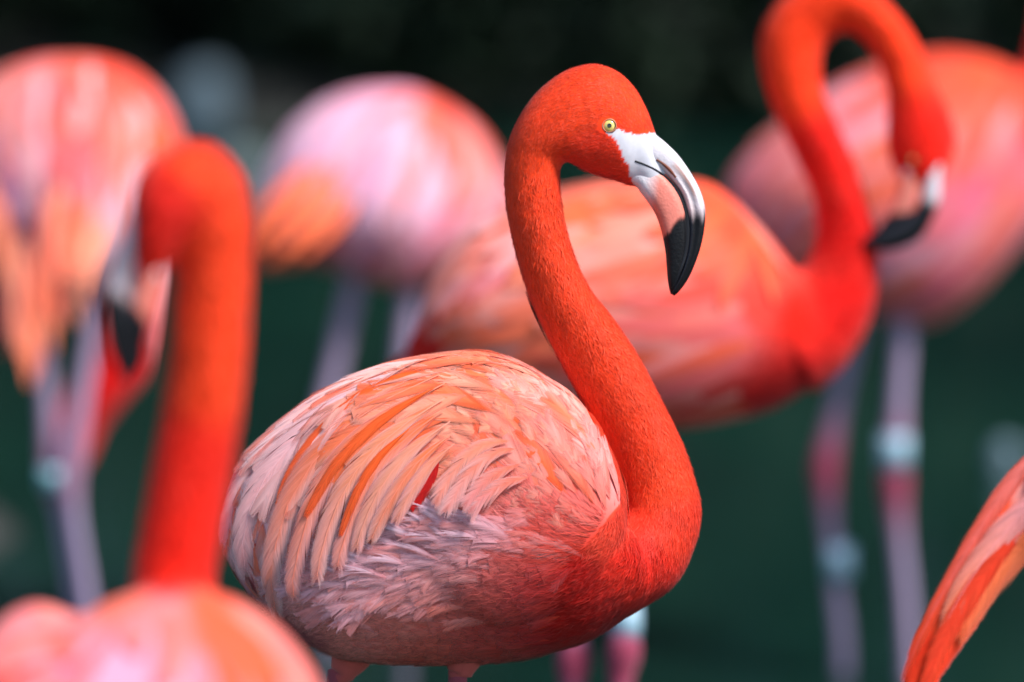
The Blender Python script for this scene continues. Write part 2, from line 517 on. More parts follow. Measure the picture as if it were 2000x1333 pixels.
    Ps, Ss, Ns = ip(P, ts), ip(S, ts), ip(N, ts)
    q = np.linspace(0.0006, 0.00015, 8)[:, None]
    Vs = np.stack([Ps - Ss * q + Ns * 0.0008, Ps + Ss * q + Ns * 0.0008], 1).reshape(-1, 3)
    k = np.arange(16).reshape(8, 2)
    Fs = np.stack([k[:-1, 0], k[:-1, 1], k[1:, 1], k[1:, 0]], -1)
    acc.add(Vs, np.repeat((cb * 0.75 + ce * 0.25)[None], 16, 0), np.repeat(Ns, 2, 0), F4=Fs)

def line_on(b, root, d, L, K, lift0, lift1, bend=0.0):
    """walk along the body's surface from root in direction d"""
    pts, nor = [], []
    p = Vector(root); loc, n, _, _ = b.bvh.find_nearest(p)
    d = Vector(d)
    st = L / (K - 1)
    for i in range(K):
        n_s = n
        lift = lift0 + (lift1 - lift0) * i / (K - 1)
        pts.append(np.array(loc) + np.array(n_s) * lift); nor.append(np.array(n_s))
        d = (d - n_s * d.dot(n_s)).normalized()
        if bend: d = (d + n_s.cross(d) * bend / K).normalized()
        q = loc + d * st
        l2, n2, _, _ = b.bvh.find_nearest(q)
        nd = (l2 - loc)
        if nd.length > 1e-5: d = nd.normalized()
        loc = l2; n = (n * 0.5 + n2 * 0.5).normalized()
    nor = np.array(nor)
    for _ in range(2):
        nor[1:-1] = unit(nor[:-2] + 2 * nor[1:-1] + nor[2:])
    return np.array(pts), nor

def line_drawn(b, pts, lift0, lift1, K=12, dshift=0.0, nup=0.0):
    """centre line through photo-traced points, laid over the body where it meets it, free beyond it"""
    A = catmull(np.array(pts, float)[:, :2], 5)
    t = np.linspace(0, len(A) - 1, K); A = np.stack([np.interp(t, np.arange(len(A)), A[:, i]) for i in range(2)], -1)
    dep, ok = [], []
    for x, y in A:
        d = unit(at(x, y, 1.0) - CAM)
        h = b.bvh.ray_cast(Vector(CAM), Vector(d))
        if h[0] is None: dep.append(np.nan)
        else: dep.append(float((np.array(h[0]) - CAM) @ FW))
    dep = np.array(dep); good = ~np.isnan(dep)
    if not good.any(): dep[:] = b.D
    else: dep = np.interp(np.arange(K), np.arange(K)[good], dep[good])
    for _ in range(3):
        dep[1:-1] = (dep[:-2] + 2 * dep[1:-1] + dep[2:]) / 4
    P = at(A[:, 0], A[:, 1], dep + dshift)
    nor = []
    for p in P:
        l, n, _, _ = b.bvh.find_nearest(Vector(p)); nor.append(np.array(n))
    nor = unit(np.array(nor) * 0.6 - FW * 0.6 + nup * (UP * .8 + RT * .3))
    for _ in range(4):
        nor[1:-1] = unit(nor[:-2] + 2 * nor[1:-1] + nor[2:])
    P = P + nor * np.linspace(lift0, lift1, K)[:, None]
    return P, nor

def field(b, px, py, kind):
    a, v = (b.flow_a, b.flow_v) if kind == 'flow' else (b.col_a, b.col_v)
    p = 3.0 if kind == 'flow' else 4.0
    a = np.asarray(a); v = np.asarray(v)
    if b.split is None: return idw(px, py, a, v, p)
    m = b.split(px, py); ma = b.split(a[:, 0], a[:, 1])
    out = np.empty((len(px), v.shape[1]))
    if m.any(): out[m] = idw(px[m], py[m], a[ma], v[ma], p)
    if (~m).any():
        k = ~ma | ((a[:, 1] > 1040) & (a[:, 0] > 1000))
        out[~m] = idw(px[~m], py[~m], a[k], v[k], p)
    return out

def flow3(b, px, py, N):
    f = field(b, px, py, 'flow')
    d = RT[None] * f[:, :1] - UP[None] * f[:, 1:2]
    d = d - N * (d * N).sum(1, keepdims=True)
    return unit(d)

def sample(b, n, mask, rg, near=None):
    """random points on the body where mask(px,py,P,N) says so"""
    A, B, C = b.co[b.tri[:, 0]], b.co[b.tri[:, 1]], b.co[b.tri[:, 2]]
    area = np.linalg.norm(np.cross(B - A, C - A), axis=1)
    cen = (A + B + C) / 3
    px, py = project(cen)
    nrm = unit(b.no[b.tri[:, 0]] + b.no[b.tri[:, 1]] + b.no[b.tri[:, 2]])
    wgt = area * mask(px, py, cen, nrm)
    if wgt.sum() <= 0: return np.zeros((0, 3)), np.zeros((0, 3))
    k = rg.choice(len(area), n, p=wgt / wgt.sum())
    u, v = rg.uniform(size=n), rg.uniform(size=n)
    f = u + v > 1; u[f], v[f] = 1 - u[f], 1 - v[f]
    P = A[k] + (B - A)[k] * u[:, None] + (C - A)[k] * v[:, None]
    return P, nrm[k]

def spread(P, N, n):
    """n of the points, evenly apart"""
    d = np.full(len(P), 1e9); k = 0; keep = []
    for _ in range(min(n, len(P))):
        keep.append(k)
        d = np.minimum(d, ((P - P[k]) ** 2).sum(1)); k = int(d.argmax())
    return P[keep], N[keep]

def strands(acc, b, P, N, D3, L, wid, c0, c1, rg, lift=0.25, wob=0.25, nj=0.22, clump=0.0):
    n = len(P)
    NS = N
    if clump:
        NS = unit(N + clump * np.stack([vnoise(P, 420, 61), vnoise(P, 420, 62), vnoise(P, 420, 63)], -1))
    side = unit(np.cross(D3, N))
    d = unit(D3 + side * rg.normal(size=(n, 1)) * wob)
    side = unit(np.cross(d, N))
    L = np.asarray(L).reshape(-1, 1) * np.ones((n, 1))
    wid = np.asarray(wid).reshape(-1, 1) * np.ones((n, 1))
    cur = side * rg.normal(size=(n, 1)) * 0.12
    p1 = P + (d + cur * .3) * L * 0.5 + N * L * lift * 0.7
    p2 = P + (d + cur) * L + N * L * lift * (0.7 + 0.5 * rg.uniform(size=(n, 1)))
    p0 = P - N * 0.0008
    V = np.stack([p0 - side * wid * .7, p0 + side * wid * .7, p1 - side * wid, p1 + side * wid, p2], 1).reshape(-1, 3)
    i = np.arange(n * 5).reshape(n, 5)
    F4 = np.stack([i[:, 0], i[:, 1], i[:, 3], i[:, 2]], -1); F3 = np.stack([i[:, 2], i[:, 3], i[:, 4]], -1)
    C = np.stack([c0, c0, (c0 + c1) / 2, (c0 + c1) / 2, c1], 1).reshape(-1, 3)
    nn = np.repeat(NS + nj * rg.normal(size=(n, 3)), 5, 0)
    acc.add(V, C, nn, F4=F4, F3=F3)

def make_bill(b, name, rings, kind, root, tilt=None):
    global NSEG
    keep = NSEG; NSEG = 40
    G, c, th = loft_grid(rings, b.D, 8, sq=0.72)
    NSEG = keep
    n = len(G)
    t = np.linspace(0, 1, n)[:, None] * np.ones((1, 40)); cs = np.cos(th)[None, :] * np.ones((n, 1)); sn = np.sin(th)[None, :] * np.ones((n, 1))
    G = G.copy()
    if kind == 'upper':
        # a groove along each side between the ridge and the cutting edge
        g = np.exp(-((cs + 0.12) / 0.16) ** 2) * (np.abs(sn) > 0.3) * smooth(0.22, 0.4, t) * (1 - smooth(0.86, 0.97, t))
        G += (c[:, None] - G) * (0.17 * g)[..., None]
    else:
        g = np.exp(-((cs - 0.62) / 0.12) ** 2) * (np.abs(sn) > 0.3) * smooth(0.2, 0.4, t) * (1 - smooth(0.86, 0.97, t))
        G += (c[:, None] - G) * (0.10 * g)[..., None]
    V, Q, T = grid_mesh(G, c)
    col = b.bill_col(kind, t, cs, sn).reshape(-1, 3)
    col = np.vstack([col, col[:1], col[-1:]])
    b.bill_bvh = getattr(b, 'bill_bvh', []) + [BVHTree.FromPolygons(V.tolist(), Q.tolist())]
    return obj(name, make_mesh(name, V, (Q, T), M_BILL, col), root)

WHITE, BLACK = lin((214, 206, 212)), lin((14, 14, 18))
BPINK = lin((226, 128, 112)); GREY = lin((170, 160, 165))
def std_bill(tb_up=0.58, tb_lo=0.52, wl=1.0):
    def f(kind, t, cs, sn):
        n = vnoise(np.stack([t.ravel() * 3, cs.ravel(), sn.ravel()], -1), 7, 2).reshape(t.shape)
        n2 = vnoise(np.stack([t.ravel() * 0, cs.ravel() * 3, sn.ravel() * 3], -1), 9, 4).reshape(t.shape)
        if kind == 'upper':
            blush = lin((232, 208, 206)); pale = lin((232, 196, 190))
            c = WHITE[None, None] * np.ones(t.shape + (1,))
            m = smooth(0.25, 0.45, t) * smooth(0.30, -0.35, cs) * 0.75
            c = c + (blush - c) * m[..., None]
            m = smooth(0.42, 0.6, t) * 0.45 * (1 - smooth(0.6, 0.9, cs))
            c = c + (lin((236, 190, 192)) - c) * m[..., None]
            # nostril slot and the warm edge of the groove
            m = np.exp(-((cs - 0.12 - 0.35 * (t - .34)) / 0.10) ** 2) * smooth(0.25, 0.28, t) * (1 - smooth(0.40, 0.47, t)) * 0.8
            c = c + (lin((196, 120, 78)) - c) * m[..., None]
            m = smooth(-0.035, 0.05, t - tb_up - 0.016 * n2 - 0.01 * n)
            c = c + (BLACK - c) * m[..., None]
            # greyish strip next to the cutting edge runs into the black
            m = smooth(-0.35, -0.55, cs) * smooth(tb_up - .05, tb_up + .08, t) * 0.5
            c = c + (lin((70, 72, 84)) - c) * m[..., None]
        else:
            c = BPINK[None, None] * np.ones(t.shape + (1,))
            m = smooth(0.30 * wl, 0.16 * wl, t + 0.05 * cs + 0.012 * n) * 0.95
            c = c + (lin((226, 222, 226)) - c) * m[..., None]
            m = smooth(0.5, 0.9, -cs) * smooth(.2, .4, t) * 0.35
            c = c + (lin((214, 104, 72)) - c) * m[..., None]
            m = smooth(-0.015, 0.02, t - tb_lo - 0.010 * n2 - 0.008 * n)
            c = c + (BLACK - c) * m[..., None]
            m = smooth(0.80, 0.86, cs) * smooth(0.13, 0.2, t)
            c = c + (lin((12, 13, 20)) - c) * m[..., None]
        return c
    return f

def make_eye(b, px, py, r_px, root, sides=(-1, 1), xdir=None):
    mpp = b.D / FPX
    for sd in sides:
        o0 = at(px, py, b.D + sd * 0.5) ; o1 = at(px, py, b.D)
        h = b.bvh.ray_cast(Vector(o0), Vector(unit(o1 - o0)))
        if h[0] is None: continue
        n = unit(FW * sd * 1.0 + 0.25 * np.array(h[1]))
        X = unit(np.cross(n, UP)); Y = np.cross(n, X)
        r = r_px * mpp; cen = np.array(h[0]) - n * r * 0.22
        th = np.linspace(0, 2 * math.pi, 33)[:-1]
        prof = [(0.0, 0), (.36, 0), (.38, 1), (.82, 1), (.84, 2), (.93, 2), (1.0, 2)]
        V, F, mi = [cen + n * r * .5], [], []
        for rr_, m in prof[1:]:
            z = math.sqrt(max(0, 1 - min(rr_, .999) ** 2))
            for a in th: V.append(cen + (X * math.cos(a) + Y * math.sin(a)) * rr_ * r + n * z * r * .5)
        for a in range(32): F.append((0, 1 + a, 1 + (a + 1) % 32)); mi.append(0)
        for k in range(len(prof) - 2):
            for a in range(32):
                F.append((1 + k * 32 + a, 1 + (k + 1) * 32 + a, 1 + (k + 1) * 32 + (a + 1) % 32, 1 + k * 32 + (a + 1) % 32)); mi.append(prof[k + 2][1])
        me = make_mesh('eye', np.array(V), F, [M_PUPIL, M_IRIS, M_IRISRIM])
        me.polygons.foreach_set('material_index', mi)
        e = obj('eye', me, root)
        # eyelid: a slightly oval fleshy ring round the eye
        V, F = [], []
        for a in range(40):
            A_ = a * 2 * math.pi / 40
            rad = X * math.cos(A_) * 1.06 + Y * math.sin(A_) * 0.98
            rim = cen + rad * r * 0.99 + n * r * 0.10
            w_ = 0.15 + 0.05 * math.sin(A_ * 3 + 1)
            for q in range(8):
                B_ = q * 2 * math.pi / 8
                V.append(rim + rad * r * w_ * math.cos(B_) + n * r * 0.26 * math.sin(B_))
        for a in range(40):
            for q in range(8):
                F.append((a * 8 + q, a * 8 + (q + 1) % 8, ((a + 1) % 40) * 8 + (q + 1) % 8, ((a + 1) % 40) * 8 + q))
        obj('eyelid', make_mesh('eyelid', np.array(V), F, M_LID), e)

LEG_C, KNEE_C = lin((150, 132, 158)), lin((150, 60, 84))
def make_bird(label, group, D, lofts, flow, cols, legs, voxel=0.005, iters=6, leg_col=LEG_C, knee_col=KNEE_C, lofts3=(), split=None, sat=1.0):
    """lofts: ring lists merged into one continuous body; legs: lists of (px,py[,shift],radius_m,tag)"""
    b = Bird(); b.D = D; b.split = split
    b.flow_a = [f[:2] for f in flow]; b.flow_v = unit(np.array([f[2:4] for f in flow]))
    b.col_a = [c[:2] for c in cols]; b.col_v = np.array([lin(c[2]) for c in cols])
    if sat != 1.0:
        g_ = b.col_v.max(1, keepdims=True); b.col_v = np.clip(g_ * (b.col_v / g_) ** sat, 0.002, .95)
    parts = []
    for r in lofts:
        G, c, th = loft_grid(r, D); parts.append(grid_mesh(G, c))
    for r in lofts3:
        G, c, th = loft3_grid(r, D); parts.append(grid_mesh(G, c))
    b.co, b.no, b.tri = remesh(parts, voxel, iters)
    b.bvh = BVHTree.FromPolygons(b.co.tolist(), b.tri.tolist())
    px, py = project(b.co)
    col = field(b, px, py, 'col')
    b.px, b.py = px, py
    mpp = D / FPX
    # legs: joined into the body's own mesh
    Vs, Fs, Cs, base = [b.co], [], [col], len(b.co)
    feet = []
    for lg in legs:
        P, R, K = [], [], []
        for (x, y, sh, r, tag) in lg:
            P.append(at(x, y, D + sh)); R.append(r); K.append(tag)
        # run on to the pond bed
        p = P[-1].copy(); q = p.copy(); q[2] = -0.06; P.append(q); R.append(R[-1]); K.append(0)
        G, C = limb(P, R)
        v, qd, tr = grid_mesh(G, C)
        kk = catmull(np.array(K, float)[:, None], 6)[:, 0]
        kk = np.clip(kk, 0, 2)
        c = leg_col + (knee_col - leg_col) * np.minimum(kk, 1)[:, None]
        c = c * (1 - 0.5 * np.clip(kk - 1, 0, 1))[:, None]
        cv = np.vstack([np.repeat(c, 14, 0), c[:1], c[-1:]])
        Vs.append(v); Cs.append(cv); Fs.append((qd + base, tr + base)); base += len(v)
        # three webbed toes on the pond bed
        ft = []
        for a in (-0.55, 0.0, 0.55):
            dirn = np.array([math.cos(a), math.sin(a), 0.0])
            tip = q + dirn * 0.085 + np.array([0, 0, -0.008])
            G, C = limb([q, q + dirn * 0.045 + np.array([0, 0, 0.004]), tip], [0.008, 0.006, 0.003], 8, 3)
            v, qd, tr = grid_mesh(G, C)
            Vs.append(v); Cs.append(np.repeat(leg_col[None], len(v), 0)); Fs.append((qd + base, tr + base)); base += len(v)
            ft.append(tip)
        wv = np.array([q, ft[0], ft[1], ft[2]]); Vs.append(wv); Cs.append(np.repeat(leg_col[None], 4, 0))
        Fs.append((np.zeros((0, 4), int), np.array([[0, 1, 2], [0, 2, 3]]) + base)); base += 4
        feet.append(q)
    b.V, b.F, b.C = Vs, Fs, Cs
    o0 = np.mean(feet, 0) if feet else b.co.mean(0)
    root = bpy.data.objects.new('flamingo', None); COL.objects.link(root)
    root.location = (o0[0], o0[1], 0.0)
    root['label'] = label; root['category'] = 'flamingo'; root['group'] = group
    b.root = root
    return b

def finish_body(b):
    Q = np.vstack([f[0] for f in b.F]) if b.F else np.zeros((0, 4), int)
    T = np.vstack([b.tri] + [f[1] for f in b.F])
    me = make_mesh('body', np.vstack(b.V), (Q, T) if len(Q) else (T,), M_SKIN, np.vstack(b.C))
    b.body = obj('body', me, b.root)

def band(b, px, py, sh, r, h, mat=M_BAND, lean=(0, 0, 1)):
    c = at(px, py, b.D + sh); ax = unit(np.array(lean, float))
    X = unit(np.cross(ax, [0, 1.0, 0])); Y = np.cross(ax, X)
    V, F = [], []
    pr = [(r * .86, -h / 2), (r, -h / 2), (r * 1.03, 0), (r, h / 2), (r * .86, h / 2)]
    for rr_, z in pr:
        for a in range(20):
            A_ = a * math.pi / 10
            V.append(c + X * math.cos(A_) * rr_ + Y * math.sin(A_) * rr_ + ax * z)
    for k in range(5):
        for a in range(20):
            F.append((k * 20 + a, k * 20 + (a + 1) % 20, ((k + 1) % 5) * 20 + (a + 1) % 20, ((k + 1) % 5) * 20 + a))
    obj('leg_band', make_mesh('leg_band', np.array(V), F, mat), b.root)

def auto_feathers(b, acc, n, mask, Lr, Wr, rg, nbmm=1.0, palette=None, lift=(0.001, 0.004), coarse=False, as_objects=None, order=None, **kw):
    P, N = sample(b, n * (6 if n < 900 else 2), mask, rg)
    if not len(P): return
    P, N = spread(P, N, n)
    px, py = project(P)
    D3 = flow3(b, px, py, N)
    base = field(b, px, py, 'col')
    # lay the ones furthest down the flow first so that the others lap over them
    for i in range(len(P)):
        L = rg.uniform(*Lr); Wd = rg.uniform(*Wr)
        d = unit(D3[i] + 0.12 * rg.normal(size=3))
        pts, nor = line_on(b, P[i], d, L, 5 if coarse else 7, lift[0], lift[1] * rg.uniform(0.85, 1.15), rg.normal() * 0.25)
        c = palette(base[i], px[i], py[i], rg)
        a = acc if as_objects is None else Acc()
        feather_geo(a, pts, nor, L, Wd, c, rg, nb=L * 1000 / nbmm, coarse=coarse, **kw)
        if as_objects is not None:
            obj('feather', a.mesh('feather', M_FEATHER), as_objects)

def drawn_feather(b, parent, pts, wpx, cols, lift=(0.002, 0.006), rg=rng, nbmm=1.0, dshift=0.0, coarse=False, K=12, acc=None, nup=0.0, **kw):
    P, Nn = line_drawn(b, pts, lift[0], lift[1], K=K, dshift=dshift, nup=nup)
    L = float(np.linalg.norm(np.diff(P, axis=0), axis=1).sum())
    a = acc if acc is not None else Acc()
    feather_geo(a, P, Nn, L, wpx * b.D / FPX, cols, rg, nb=L * 1000 / nbmm, coarse=coarse, **kw)
    if acc is not None: return None
    return obj('feather', a.mesh('feather', M_FEATHER), parent)

# ------------------------------------------------------------------ colours of the plumage
RED = (228, 34, 14); ORED = (244, 68, 24); DRED = (198, 16, 8)
ORANGE = (250, 112, 40); PEACH = (250, 138, 100); SALMON = (240, 100, 82); PINK = (242, 140, 136); PALE = (250, 192, 196); LILAC = (242, 176, 184)

# ================================================================== the sharp flamingo in the middle
DA = 5.5
body_r = [(436, 990, 441, 1085, 30), (470, 905, 480, 1150, 85), (540, 838, 560, 1218, 130), (640, 765, 650, 1278, 160), (760, 716, 760, 1294, 178),
          (860, 697, 870, 1296, 186), (960, 692, 970, 1292, 190), (1060, 735, 1060, 1279, 190), (1125, 800, 1150, 1252, 178), (1170, 885, 1225, 1205, 150),
          (1195, 965, 1280, 1165, 118), (1210, 1015, 1308, 1122, 80), (1240, 1050, 1315, 1082, 35)]
wing_r = [(560, 860, 580, 1010, 30, -80), (650, 790, 670, 1080, 62, -108), (800, 722, 800, 1150, 84, -112), (950, 700, 950, 1215, 96, -112), (1060, 738, 1085, 1200, 98, -108),
          (1145, 798, 1175, 1150, 88, -100), (1192, 880, 1215, 1075, 64, -96), (1216, 945, 1222, 1010, 28, -92)]
neck_r = [(1180, 1010, 1235, 1200, 120, 8), (1205, 1000, 1318, 1142, 105, 12), (1212, 985, 1358, 1062, 88, 16), (1210, 960, 1368, 990, 76, 18), (1198, 915, 1350, 915, 70, 20),
          (1180, 870, 1325, 850, 67, 20), (1148, 805, 1283, 765, 65, 20), (1112, 740, 1243, 690, 63, 18), (1075, 670, 1196, 620, 60, 14), (1042, 600, 1153, 565, 57, 10),
          (1014, 520, 1122, 500, 54, 6), (995, 440, 1103, 432, 53, 3), (986, 380, 1096, 382, 53), (985, 330, 1094, 342, 54), (990, 290, 1100, 320, 57), (1003, 250, 1112, 318, 62),
          (1030, 203, 1130, 327, 67), (1065, 165, 1155, 339, 70), (1110, 136, 1185, 349, 71), (1160, 125, 1212, 357, 69), (1205, 139, 1230, 363, 62), (1240, 172, 1243, 366, 52),
          (1265, 218, 1255, 375, 46), (1281, 262, 1264, 383, 41), (1296, 290, 1276, 384, 34), (1310, 312, 1288, 384, 24)]
flowA = [(1260, 230, -.6, -.8), (1200, 160, -1, -.1), (1150, 140, -1, .2), (1080, 180, -.75, .65), (1190, 310, -1, .05), (1120, 285, -.95, .3), (1050, 250, -.5, .85), (1030, 330, 0, 1),
         (1042, 400, .03, 1), (1060, 500, .25, .97), (1097, 580, .4, .9), (1135, 645, .5, .86), (1178, 715, .52, .85), (1215, 785, .5, .86), (1252, 860, .4, .92), (1276, 917, .25, .96),
         (1290, 975, .02, 1), (1340, 1050, -.3, .95), (1250, 1060, -.4, .92), (1290, 1130, -.6, .8), (1200, 1180, -.9, .4), (1190, 1090, -.85, .5), (1100, 1120, -.97, .22), (1100, 1220, -1, .05),
         (1000, 1100, -.97, -.1), (950, 1160, -1, .03), (950, 1250, -1, 0), (800, 1160, -1, .06), (800, 1250, -1, .1), (700, 1200, -.95, .25), (620, 1180, -.75, .65), (860, 1020, -.85, -.45),
         (780, 1060, -.9, -.35), (690, 1090, -.95, -.2), (600, 1120, -.9, .25), (980, 1010, -.85, -.3), (960, 950, -.85, .1), (900, 900, -.85, .4), (980, 880, -.85, -.3),
         (850, 715, -.97, .22), (760, 760, -.85, .5), (680, 800, -.8, .6), (600, 880, -.55, .83), (520, 980, -.2, .98), (470, 1050, 0, 1), (560, 1050, -.15, .98), (640, 1000, -.35, .93),
         (720, 950, -.5, .86), (800, 880, -.6, .8), (850, 800, -.9, .4), (920, 760, -.97, .1), (960, 715, -.97, -.1), (1000, 780, -.85, -.45), (1050, 760, -.85, -.5), (1070, 850, -.65, -.75), (1120, 830, -.65, -.76),
         (1110, 930, -.5, -.86), (1160, 900, -.5, -.86), (1185, 970, -.4, -.92), (1060, 990, -.7, -.7), (1130, 1030, -.8, -.45), (1020, 920, -.75, -.6)]
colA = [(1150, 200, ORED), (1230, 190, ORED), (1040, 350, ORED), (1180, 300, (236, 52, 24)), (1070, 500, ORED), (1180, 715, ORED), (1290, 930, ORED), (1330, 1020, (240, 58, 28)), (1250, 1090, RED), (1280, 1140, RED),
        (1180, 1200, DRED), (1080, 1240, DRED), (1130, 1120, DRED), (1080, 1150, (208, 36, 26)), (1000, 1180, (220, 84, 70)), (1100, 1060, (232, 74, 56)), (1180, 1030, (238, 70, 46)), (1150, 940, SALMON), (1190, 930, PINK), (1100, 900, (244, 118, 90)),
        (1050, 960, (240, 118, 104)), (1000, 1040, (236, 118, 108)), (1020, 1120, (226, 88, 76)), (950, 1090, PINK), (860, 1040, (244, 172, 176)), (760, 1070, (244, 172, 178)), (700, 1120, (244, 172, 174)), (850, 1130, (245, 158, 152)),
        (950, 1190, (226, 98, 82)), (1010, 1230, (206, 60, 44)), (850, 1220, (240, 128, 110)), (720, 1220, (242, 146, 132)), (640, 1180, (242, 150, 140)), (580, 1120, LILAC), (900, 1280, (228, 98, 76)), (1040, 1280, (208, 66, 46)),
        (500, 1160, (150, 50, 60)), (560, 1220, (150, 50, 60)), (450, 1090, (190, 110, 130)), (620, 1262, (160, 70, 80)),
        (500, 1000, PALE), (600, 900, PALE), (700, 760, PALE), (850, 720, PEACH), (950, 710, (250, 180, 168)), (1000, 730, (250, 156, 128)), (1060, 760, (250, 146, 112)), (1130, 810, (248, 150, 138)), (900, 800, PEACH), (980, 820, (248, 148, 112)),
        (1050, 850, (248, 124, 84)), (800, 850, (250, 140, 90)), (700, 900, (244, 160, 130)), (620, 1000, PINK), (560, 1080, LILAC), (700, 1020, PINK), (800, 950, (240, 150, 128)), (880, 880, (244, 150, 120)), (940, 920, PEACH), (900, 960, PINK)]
legsA = [[(715, 1180, 0.02, .024, 1), (690, 1270, 0.02, .022, 1), (668, 1318, 0.02, .012, .9), (655, 1360, 0.02, .009, .2), (640, 1850, 0.02, .009, 0.6), (638, 1890, .02, .015, 1), (640, 1930, .02, .009, .4), (650, 2450, .02, .008, 0)],
         [(918, 1180, 0.0, .024, 1), (908, 1270, 0.0, .021, 1), (898, 1316, 0.0, .012, .9), (893, 1350, 0.0, .009, .2), (880, 1850, 0.0, .009, .6), (878, 1890, 0., .015, 1), (882, 1930, 0., .009, .4), (890, 2470, 0., .008, 0)]]
def is_neck(px, py):
    n = (py < 690) & ~((px < 1075) & (py > 660))
    # right of the line of the shoulder, above the breast
    e = (py >= 600) & (px > np.interp(py, [600, 690, 790, 850, 920, 980, 1010, 1100, 1200, 1300], [1040, 1085, 1140, 1170, 1200, 1214, 1190, 1120, 1100, 1090]))
    return n | e
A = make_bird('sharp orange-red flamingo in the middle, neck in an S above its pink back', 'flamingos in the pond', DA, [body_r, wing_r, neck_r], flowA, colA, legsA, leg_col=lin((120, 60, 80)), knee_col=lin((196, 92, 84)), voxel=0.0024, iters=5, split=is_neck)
LORE = [(1184, 258), (1203, 250), (1224, 258), (1241, 263), (1283, 258), (1310, 290), (1310, 410), (1262, 392), (1242, 366), (1231, 346), (1228, 325), (1218, 309), (1206, 280)]
skin = in_poly(A.px, A.py, LORE)
c = A.C[0]
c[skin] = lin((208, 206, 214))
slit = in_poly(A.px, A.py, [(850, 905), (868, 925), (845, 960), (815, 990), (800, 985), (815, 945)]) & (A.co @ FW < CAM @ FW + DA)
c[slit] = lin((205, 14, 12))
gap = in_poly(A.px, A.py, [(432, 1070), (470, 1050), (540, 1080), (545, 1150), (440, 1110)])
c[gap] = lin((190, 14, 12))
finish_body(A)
A.bill_col = std_bill(.505, .525)
up_r = [(1250, 222, 1205, 300, 30), (1278, 260, 1239, 314, 37), (1300, 279, 1263, 322, 39), (1325, 304, 1290, 337, 36), (1349, 338, 1315, 359, 34), (1367, 372, 1332, 385, 31), (1377, 408, 1341, 417, 28),
        (1376, 445, 1344, 451, 25), (1368, 485, 1342, 488, 22), (1355, 522, 1334, 521, 19), (1341, 550, 1323, 549, 14), (1326, 570, 1314, 566, 8), (1317, 578, 1310, 574, 3)]
lo_r = [(1226, 308, 1206, 345, 26), (1247, 314, 1240, 363, 33), (1272, 320, 1253, 379, 36), (1298, 334, 1268, 399, 36), (1319, 356, 1281, 421, 34), (1335, 383, 1290, 446, 32), (1344, 415, 1296, 471, 29),
        (1347, 450, 1300, 496, 26), (1345, 486, 1302, 521, 22), (1337, 520, 1304, 546, 18), (1325, 550, 1307, 564, 12), (1314, 569, 1310, 575, 4)]
make_bill(A, 'upper_mandible', up_r, 'upper', A.root)
make_bill(A, 'lower_mandible', lo_r, 'lower', A.root)
def bill_line(b, name, pts, mat, parent, proud=0.3):
    """a raised or sunk line along both sides of the bill: (px,py,radius_px)"""
    Q = catmull(np.array(pts, float), 6); mpp = b.D / FPX
    for sd in (-1, 1):
        C, Rr = [], []
        for x, y, r in Q:
            o0 = at(x, y, b.D + sd * .3); o1 = at(x, y, b.D); best = None
            for t in b.bill_bvh + [b.bvh]:
                h = t.ray_cast(Vector(o0), Vector(unit(o1 - o0)))
                if h[0] is not None and (best is None or h[3] < best[3]): best = h
            if best is None: continue
            C.append(np.array(best[0])); Rr.append(r * mpp)
        C = np.array(C)
        for _ in range(3): C[1:-1] = (C[:-2] + 2 * C[1:-1] + C[2:]) / 4
        G, cc_ = limb(C, Rr, 10, 1)
        G = G + ((G - cc_[:, None]) @ FW)[..., None] * FW * (proud - 1)      # flattened against the bill
        v, q, t = grid_mesh(G, cc_)
        obj(name, make_mesh(name, v, (q, t), mat), parent)
um = [o for o in A.root.children if o.name.startswith('upper_mandible')][0]
M_GAPE = mat_flat('gape_black', (0.006, 0.006, 0.010), 0.4, 0.4)
bill_line(A, 'gape', [(1240, 315, .8), (1255, 320, 1.4), (1276, 330, 2.0), (1297, 344, 2.6), (1316, 364, 3.2), (1331, 390, 3.8), (1340, 420, 4.4), (1343, 450, 4.8), (1340, 487, 4.8), (1331, 520, 4), (1320, 550, 2.6), (1314, 566, 1.4)], M_GAPE, um)
bill_line(A, 'nostril', [(1282, 312, .8), (1292, 318, 2.4), (1304, 328, 3.2), (1313, 338, 2.8), (1320, 347, .8)], M_SLIT, um, proud=.9)
make_eye(A, 1190, 246, 12.5, A.root)

# ---- A: short plumage of head and neck
def near_side(P): return 1.0
eye2 = lambda px, py: ((px - 1190) ** 2 + (py - 246) ** 2) > 19 ** 2
acc = Acc()
rg = np.random.default_rng(21)
P, N = sample(A, 105000, lambda px, py, c, n: (is_neck(px + (py > 1010) * rg.normal(size=len(px)) * 62, py) & ~in_poly(px, py, LORE) & eye2(px, py)) * np.where(c @ FW < CAM @ FW + DA + .02, 1.0, .5), rg)
px, py = project(P)
D3 = flow3(A, px, py, N)
base = field(A, px, py, 'col')
pn = vnoise(P, 520, 3); pn2 = vnoise(P, 130, 8)
v = (1 + 0.05 * rg.normal(size=len(P)) + 0.08 * pn + 0.07 * pn2)[:, None]
c0 = np.clip(base * v * 0.9, 0.002, 1); c1 = np.clip(base * v + np.clip(rg.normal(size=(len(P), 1)) * .025 + .01, 0, .1) * np.array([.5, .8, .7]), 0.002, 1)
Lh = np.where(py < 380, 0.0050, np.where(py < 700, 0.0075, 0.0105)) * rg.uniform(.6, 1.4, len(P))
Lh = np.where((px > 1185) & (py < 380), 0.0040 * rg.uniform(.7, 1.3, len(P)), Lh)
strands(acc, A, P, N, D3, Lh, 0.00029 * rg.uniform(.6, 1.5, len(P)), c0, c1, rg, lift=0.09, wob=0.24, nj=.06, clump=.10)
